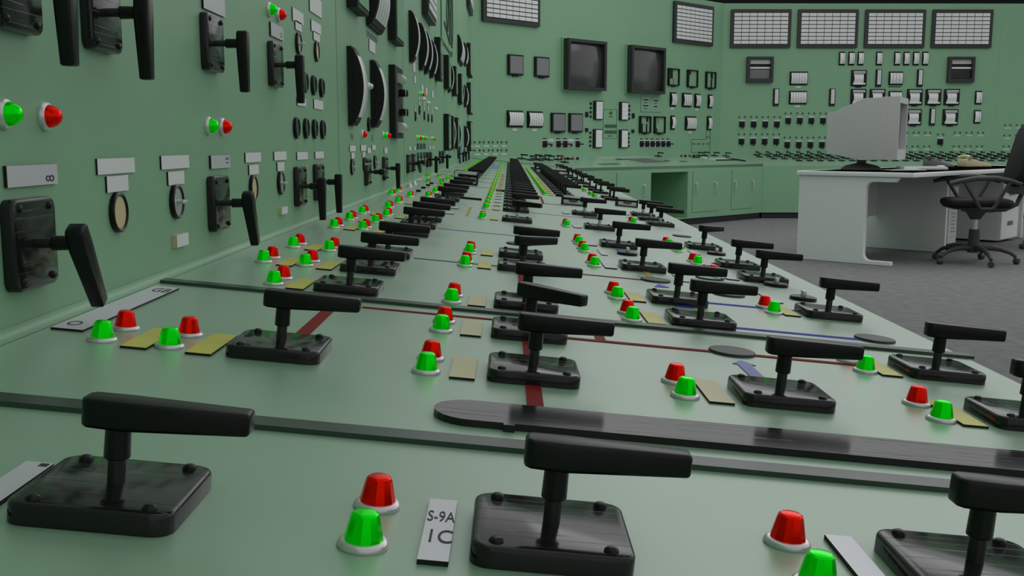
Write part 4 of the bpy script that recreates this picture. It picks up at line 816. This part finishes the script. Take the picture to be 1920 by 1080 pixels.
# diagonal desk top
for i, (s, t, a) in enumerate(((-0.02, 0.74, 0), (0.00, 0.62, 0), (0.12, 0.60, 0), (0.17, 0.71, 0), (0.30, 0.69, 0), (0.26, 0.60, 0), (0.42, 0.62, 0), (2.44, 0.80, 0), (3.30, 0.80, 0), (3.46, 0.82, 0), (3.62, 0.78, 0), (3.80, 0.72, 0), (0.30, 0.40, 0))):
    if s > 3.58 and t > 0.99: continue
    put_switch(DBEN, s, t, a-45, 'far lever switch on the diagonal desk, %s from the left' % ordn(i+1), 'lever switches on the diagonal desk', True)
for i, (s, t, c) in enumerate(((0.493, 0.63, 'red'), (0.582, 0.62, 'dark'), (0.663, 0.62, 'red'), (0.745, 0.62, 'dark'), (2.812, 0.72, 'red'), (2.896, 0.72, 'dark'), (2.99, 0.72, 'red'), (3.075, 0.72, 'dark'))):
    b = MB(); b.lathe([(0.018, 0), (0.015, 0.022), (0.006, 0.028)], 14); tag(ob('round_button', b.mesh('round_button', [REDD if c == 'red' else BM]), M=DBEN @ T(s, t)), '%s round button, %s in the row on the diagonal desk' % (c, ordn(i+1)), 'button')
def dplate(s0, s1, t0, t1, m, l, h=0.006): return strip('desk_plate', DBEN, rectp(s0, s1, t0, t1), 0, h, m, l, 'plate')
dplate(1.214, 2.20, 0.73, 0.745, ENAM, 'thin white line on the diagonal desk', 0.003)
dplate(1.53, 1.95, 0.27, 0.60, PCD, 'grey mimic plate on the diagonal desk above the knee opening', 0.005)
dplate(0.66, 1.00, 0.18, 0.26, GG, 'dark flat mark on the diagonal desk left of the mimic plate', 0.002)
dplate(2.05, 2.12, 0.36, 0.42, GD, 'small dark tile right of the grey mimic plate', 0.006); dplate(2.25, 2.35, 0.28, 0.33, GD, 'second small dark tile right of the grey mimic plate', 0.006); dplate(1.38, 1.46, 0.52, 0.60, GD, 'small dark tile left of the grey mimic plate', 0.008)
for i in range(3):
    dplate(3.10+0.13*i, 3.16+0.13*i, 0.36, 0.50, FACE, 'white tile, %s of three at the right of the diagonal desk' % ordn(i+1), 0.012)
dplate(3.05, 3.50, 0.33, 0.36, BM, 'black edge bar in front of the white tiles', 0.012); dplate(3.48, 3.52, 0.22, 0.52, BM, 'long black bar right of the white tiles', 0.014)
dplate(2.95, 3.25, 0.62, 0.66, BM, 'black bar behind the white tiles', 0.012); dplate(3.08, 3.14, 0.55, 0.62, FACE, 'small white tile behind the black bar', 0.014)

# ------------------------------------------------------------------ office desk
P0 = Vector((3.056, 7.737)); e1 = Vector((-0.719, 0.695)).normalized(); e2 = Vector((0.695, 0.719)).normalized()
DK = Matrix.Identity(4)
for i, v in enumerate(((e2.x, e2.y, 0), (e1.x, e1.y, 0), (0, 0, 1))):
    for j in range(3): DK[j][i] = v[j]
DK[0][3], DK[1][3], DK[2][3] = P0.x, P0.y, 0       # local x = along the long front edge, y = depth, z = up from the floor
HT = -0.2155-FLOOR
desk = ob('office_desk', None, M=DK); tag(desk, 'long pale grey office desk with a black top', 'desk')
b = MB(); b.box(0.015, 3.38, 0.015, 0.957, HT-0.020, HT); ob('desktop', b.mesh('desktop', [DKTOP], smooth=0), desk)
b = MB(); 
for q in ((0, 3.4, 0, 0.02), (0, 3.4, 0.952, 0.972), (0, 0.02, 0.02, 0.952), (3.38, 3.4, 0.02, 0.952)): b.box(*q, HT-0.034, HT+0.002)
ob('edge_band', b.mesh('edge_band', [DESK], bevel=0.006, seg=2), desk)
def gable(x):
    b = MB(); zt_, r0 = HT-0.036, 0.05
    pts = [(0.955, 0.001), (0.155, 0.001), (0.155, 0.035)]
    for k in range(5):
        a = math.radians(270-90*k/4); pts.append((0.38-r0+ (r0-0.0)*1.0 + r0*math.cos(math.radians(90*k/4-90)) - r0, 0.085+r0*math.sin(math.radians(90*k/4-90))))
    for k in range(5): pts.append((0.38-r0+r0*math.cos(math.radians(90*k/4)), zt_-0.038-r0+r0*math.sin(math.radians(90*k/4))))
    pts += [(0.145, zt_-0.038), (0.120, zt_), (0.955, zt_)]
    Mx = Matrix(((0, 0, 1, x), (1, 0, 0, 0), (0, 1, 0, 0), (0, 0, 0, 1)))
    b.loft([(pts, 0), (pts, 0.045)], M=Mx); return ob('side_panel', b.mesh('side_panel', [DESK], bevel=0.004, seg=1), desk)
gable(0.02)
def gable2(x):
    b = MB(); pts = [(0.955, 0.001), (0.24, 0.001), (0.24, HT-0.036), (0.955, HT-0.036)]
    Mx = Matrix(((0, 0, 1, x), (1, 0, 0, 0), (0, 1, 0, 0), (0, 0, 0, 1))); b.loft([(pts, 0), (pts, 0.045)], M=Mx); return ob('side_panel', b.mesh('side_panel', [DESK], bevel=0.012, seg=2), desk)
gable2(1.31); gable2(3.30)
b = MB(); b.box(0.066, 1.309, 0.86, 0.885, 0.30, HT-0.036); ob('modesty_panel', b.mesh('modesty_panel', [DESK], smooth=0), desk)
b = MB(); b.box(1.357, 3.299, 0.86, 0.885, 0.02, HT-0.036); ob('modesty_panel', b.mesh('modesty_panel', [DESK], smooth=0), desk)
# drawer unit
r = ob('drawer_unit', None, M=DK @ T(2.64, 0.22, 0)); tag(r, 'pale grey drawer unit under the right end of the desk', 'drawer unit')
b = MB(); b.box(0, 0.48, 0.02, 0.60, 0.02, HT-0.10); ob('body', b.mesh('body', [DESK], smooth=0), r)
for z0_, z1_ in ((0.03, 0.33), (0.34, 0.60)):
    b = MB(); b.box(0.004, 0.476, 0.0, 0.02, z0_, z1_); d = ob('drawer', b.mesh('drawer', [DESK], bevel=0.004, seg=1), r)
    b = MB(); b.box(0.17, 0.31, -0.006, 0.0, (z0_+z1_)/2-0.02, (z0_+z1_)/2+0.02); ob('drawer_handle', b.mesh('drawer_handle', [PCD], smooth=0), d)
# computer tower
r = ob('computer_tower', None, M=DK @ T(1.40, 0.26, 0.075)); tag(r, 'pale computer tower with front vents under the desk', 'computer')
b = MB(); b.box(0, 0.19, 0.012, 0.42, 0, 0.50); ob('case', b.mesh('case', [PCW], bevel=0.004, seg=1), r)
b = MB(); b.box(-0.002, 0.192, -0.008, 0.012, 0, 0.50, 0)
for k in range(6): b.box(0.07, 0.15, -0.011, -0.008, 0.10+0.032*k, 0.108+0.032*k, 1)
for zz in (0.335, 0.385, 0.43): b.box(0.012, 0.178, -0.010, -0.008, zz, zz+0.004, 1)
b.box(0.07, 0.12, -0.010, -0.008, 0.055, 0.06, 1); ob('front_panel', b.mesh('front_panel', [PCW, GREYG], smooth=0), r)
b = MB(); b.box(0.0, 0.19, 0.0, 0.42, -0.074, -0.001); tag(ob('tower_stand', b.mesh('tower_stand', [BM], smooth=0), M=DK @ T(1.40, 0.26, 0.075)), 'low black stand under the computer tower', 'stand')
# CRT monitor
mc = Vector((3.045, 8.88)); mdir = Vector((0.88, -0.475)).normalized(); mside = Vector((-mdir.y, mdir.x))      # local x = forward (screen), y = side
MM = Matrix.Identity(4)
for i, v in enumerate(((mdir.x, mdir.y, 0), (mside.x, mside.y, 0), (0, 0, 1))):
    for j in range(3): MM[j][i] = v[j]
MM[0][3], MM[1][3], MM[2][3] = mc.x, mc.y, HT+0.001
mon = ob('computer_monitor', None, M=MM); tag(mon, 'bulky pale grey tube monitor standing on the desk', 'monitor')
b = MB(); b.lathe([(0.165, 0), (0.165, 0.012), (0.13, 0.035), (0.06, 0.05), (0.045, 0.055)], 32, 1); b.lathe([(0.04, 0.05), (0.04, 0.092)], 16, 1); ob('stand', b.mesh('stand', [PCW, PCD], smooth=40), mon)
ZB, ZTt = 0.088, 0.605
def yz(w2, a, c): return [(-w2, a), (w2, a), (w2, c), (-w2, c)]
b = MB(); Mx = Matrix(((0, 0, 1, 0), (1, 0, 0, 0), (0, 1, 0, 0), (0, 0, 0, 1)))
b.loft([(yz(0.17, ZB+0.045, ZTt-0.125), -0.265), (yz(0.185, ZB+0.04, ZTt-0.115), -0.20), (yz(0.255, ZB-0.005, ZTt-0.012), 0.03), (yz(0.26, ZB, ZTt), 0.235)], M=Mx)
ob('housing', b.mesh('housing', [PCW], bevel=0.0015, seg=1), mon)
b = MB(); w2 = 0.26
b.box(0.235, 0.325, -w2, -w2+0.035, ZB, ZTt); b.box(0.235, 0.325, w2-0.035, w2, ZB, ZTt); b.box(0.235, 0.325, -w2+0.035, w2-0.035, ZB, ZB+0.085); b.box(0.235, 0.325, -w2+0.035, w2-0.035, ZTt-0.05, ZTt)
ob('bezel', b.mesh('bezel', [PCW], smooth=0), mon)
b = MB(); N = 8; vs = []; fs = []
for j in range(N+1):
    for i in range(N+1):
        a, c = -1+2*i/N, -1+2*j/N; vs.append((0.262+0.028*(1-0.5*a*a-0.5*c*c), a*0.224, (ZB+0.085+ZTt-0.05)/2+c*(ZTt-0.05-ZB-0.085)/2))
for j in range(N):
    for i in range(N): fs.append((j*(N+1)+i, j*(N+1)+i+1, (j+1)*(N+1)+i+1, (j+1)*(N+1)+i))
b.add(vs, fs); ob('screen', b.mesh('screen', [GLASS], smooth=60), mon)
# keyboard, papers, phones
def onD(px, py, a=0): return DK @ T(px, py, HT+0.002) @ RZ(a)
r = ob('keyboard', None, M=onD(1.02, 0.36, -45)); tag(r, 'pale keyboard lying on the desk in front of the monitor', 'keyboard')
b = MB(); b.box(-0.19, 0.19, -0.09, 0.09, 0, 0.022); ob('body', b.mesh('body', [ENAM], bevel=0.004, seg=1), r)
b = MB()
for i in range(15):
    for j in range(5): b.box(-0.18+0.024*i, -0.160+0.024*i, -0.08+0.03*j, -0.056+0.03*j, 0.022, 0.030)
ob('keys', b.mesh('keys', [WHT], smooth=0), r)
b = MB(); b.loft([(circ(0.035, 16), 0), (circ(0.034, 16), 0.02), (circ(0.02, 16), 0.032)], M=Matrix.Diagonal((1, 1.6, 1, 1))); tag(ob('mouse', b.mesh('mouse', [ENAM]), M=onD(1.38, 0.34, -30)), 'pale rounded mouse right of the keyboard', 'mouse')
b = MB(); b.box(-0.15, 0.15, -0.11, 0.11, 0, 0.006); tag(ob('paper_stack', b.mesh('paper_stack', [ENAM], smooth=0), M=onD(0.78, 0.42, -40)), 'thin stack of white paper between monitor and keyboard', 'paper')
b = MB(); b.box(-0.12, 0.12, -0.09, 0.09, 0, 0.012); tag(ob('notebook', b.mesh('notebook', [PCD], bevel=0.002, seg=1), M=onD(1.75, 0.62, 10)), 'thin grey notebook lying beyond the keyboard', 'notebook')
def phone(M, body, hs, l, w_=0.24):
    r = ob('telephone', None, M=M); tag(r, l, 'telephone')
    b = MB(); Mx2 = Matrix(((1, 0, 0, 0), (0, 0, 1, 0), (0, 1, 0, 0), (0, 0, 0, 1)))
    pts = [(-w_/2, 0), (w_/2, 0), (w_/2, 0.02), (-w_/2+0.07, 0.075), (-w_/2, 0.07)]
    b.loft([(pts, -0.09), (pts, 0.09)], M=Mx2); ob('base', b.mesh('base', [body], bevel=0.008, seg=2), r)
    b = MB(); b.tube([(-w_/2+0.035, -0.10, 0.085), (-w_/2+0.035, -0.05, 0.10), (-w_/2+0.035, 0.05, 0.10), (-w_/2+0.035, 0.10, 0.085)], [0.022, 0.015, 0.015, 0.022], 10); ob('handset', b.mesh('handset', [hs], smooth=50), r)
    b = MB()
    for i in range(3):
        for j in range(4): b.box(-0.01+0.026*j, 0.008+0.026*j, -0.04+0.026*i, -0.022+0.026*i, 0.052-0.0085*j, 0.060-0.0085*j)
    ob('keypad', b.mesh('keypad', [body], smooth=0), r)
phone(onD(2.62, 0.50, -42), CRP, CRP, 'cream telephone on the right part of the desk', 0.26)
phone(onD(2.25, 0.70, -60), PCD, PCD, 'dark grey telephone on the desk left of the cream one', 0.26)

# ------------------------------------------------------------------ office chairs
def chair(M, l):
    r = ob('office_chair', None, M=M); tag(r, l, 'chair')
    # local: front = -x, side = y
    b = MB(); b.loft([(rrect(0.215, 0.215, 0.09, 5), 0.452), (rrect(0.235, 0.232, 0.10, 5), 0.462), (rrect(0.242, 0.238, 0.10, 5), 0.482), (rrect(0.235, 0.232, 0.10, 5), 0.505), (rrect(0.205, 0.202, 0.09, 5), 0.518)]); ob('seat', b.mesh('seat', [CHB], smooth=60), r)
    b = MB(); b.loft([(rrect(0.20, 0.20, 0.06, 4), 0.436), (rrect(0.228, 0.225, 0.08, 4), 0.452)]); b.box(-0.09, 0.11, -0.08, 0.08, 0.410, 0.436); b.loft([(rrect(0.035, 0.035, 0.02, 2), 0.350), (rrect(0.07, 0.06, 0.02, 2), 0.411)]); ob('seat_shell', b.mesh('seat_shell', [CHP]), r)
    b = MB(); b.lathe([(0.045, 0.085), (0.045, 0.13), (0.040, 0.27)], 18, 0); b.lathe([(0.022, 0.27), (0.022, 0.352)], 14, 1); ob('gas_column', b.mesh('gas_column', [CHP, SIL]), r)
    for k in range(5):
        a = math.radians(72*k-8); ca, sa = math.cos(a), math.sin(a); path = []
        for t, z in ((0.03, 0.120), (0.12, 0.125), (0.20, 0.115), (0.27, 0.090), (0.315, 0.058)): path.append((ca*t, sa*t, z))
        b = MB(); b.tube(path, [0.024, 0.022, 0.019, 0.016, 0.013], 8); lg = ob('base_leg', b.mesh('base_leg', [CHP], smooth=60), r)
        b = MB(); Mw = T(ca*0.32, sa*0.32, 0.026) @ RZ(math.degrees(a)+60) @ Matrix.Rotation(math.radians(90), 4, 'X'); b.lathe([(0.020, -0.022), (0.025, -0.016), (0.025, 0.016), (0.020, 0.022)], 14, M=Mw); ob('caster', b.mesh('caster', [CHP]), lg)
    for sgn in (-1, 1):
        y_ = sgn*0.275; b = MB()
        b.tube([(-0.27, y_, 0.640), (-0.20, y_, 0.660), (-0.08, y_, 0.682), (0.06, y_, 0.684), (0.17, y_, 0.664), (0.25, y_, 0.638)], [0.014, 0.019, 0.020, 0.020, 0.018, 0.014], 8)
        b.tube([(-0.165, y_, 0.655), (-0.05, y_*0.98, 0.47), (-0.03, y_*0.95, 0.446), (0.05, y_*0.95, 0.446), (0.07, y_*0.98, 0.47), (0.165, y_, 0.658)], 0.014, 8)
        ob('armrest', b.mesh('armrest', [CHP], smooth=60), r)
    b = MB(); b.tube([(0.10, 0, 0.425), (0.22, 0, 0.43), (0.30, 0, 0.47), (0.345, 0, 0.58), (0.36, 0, 0.74)], 0.018, 8); b.box(0.25, 0.34, -0.10, 0.10, 0.555, 0.615); ob('back_support', b.mesh('back_support', [CHP], smooth=60), r)
    b = MB(); Mb = T(0.325, 0, 0.86) @ Matrix.Rotation(math.radians(14), 4, 'Y') @ Matrix(((0, 0, 1, 0), (1, 0, 0, 0), (0, 1, 0, 0), (0, 0, 0, 1)))
    b.loft([(rrect(0.19, 0.22, 0.09, 5), -0.045), (rrect(0.215, 0.245, 0.10, 5), -0.03), (rrect(0.22, 0.25, 0.10, 5), 0.0), (rrect(0.215, 0.245, 0.10, 5), 0.025), (rrect(0.18, 0.21, 0.09, 5), 0.038)], M=Mb); ob('backrest', b.mesh('backrest', [CHB], smooth=60), r)
chair(T(3.715, 8.12, 0) @ RZ(-10), 'black swivel office chair with arms in front of the desk')
chair(T(4.95, 9.08, 0) @ RZ(20), 'second black swivel chair, mostly beyond the right picture edge')
bpy.context.view_layer.update()
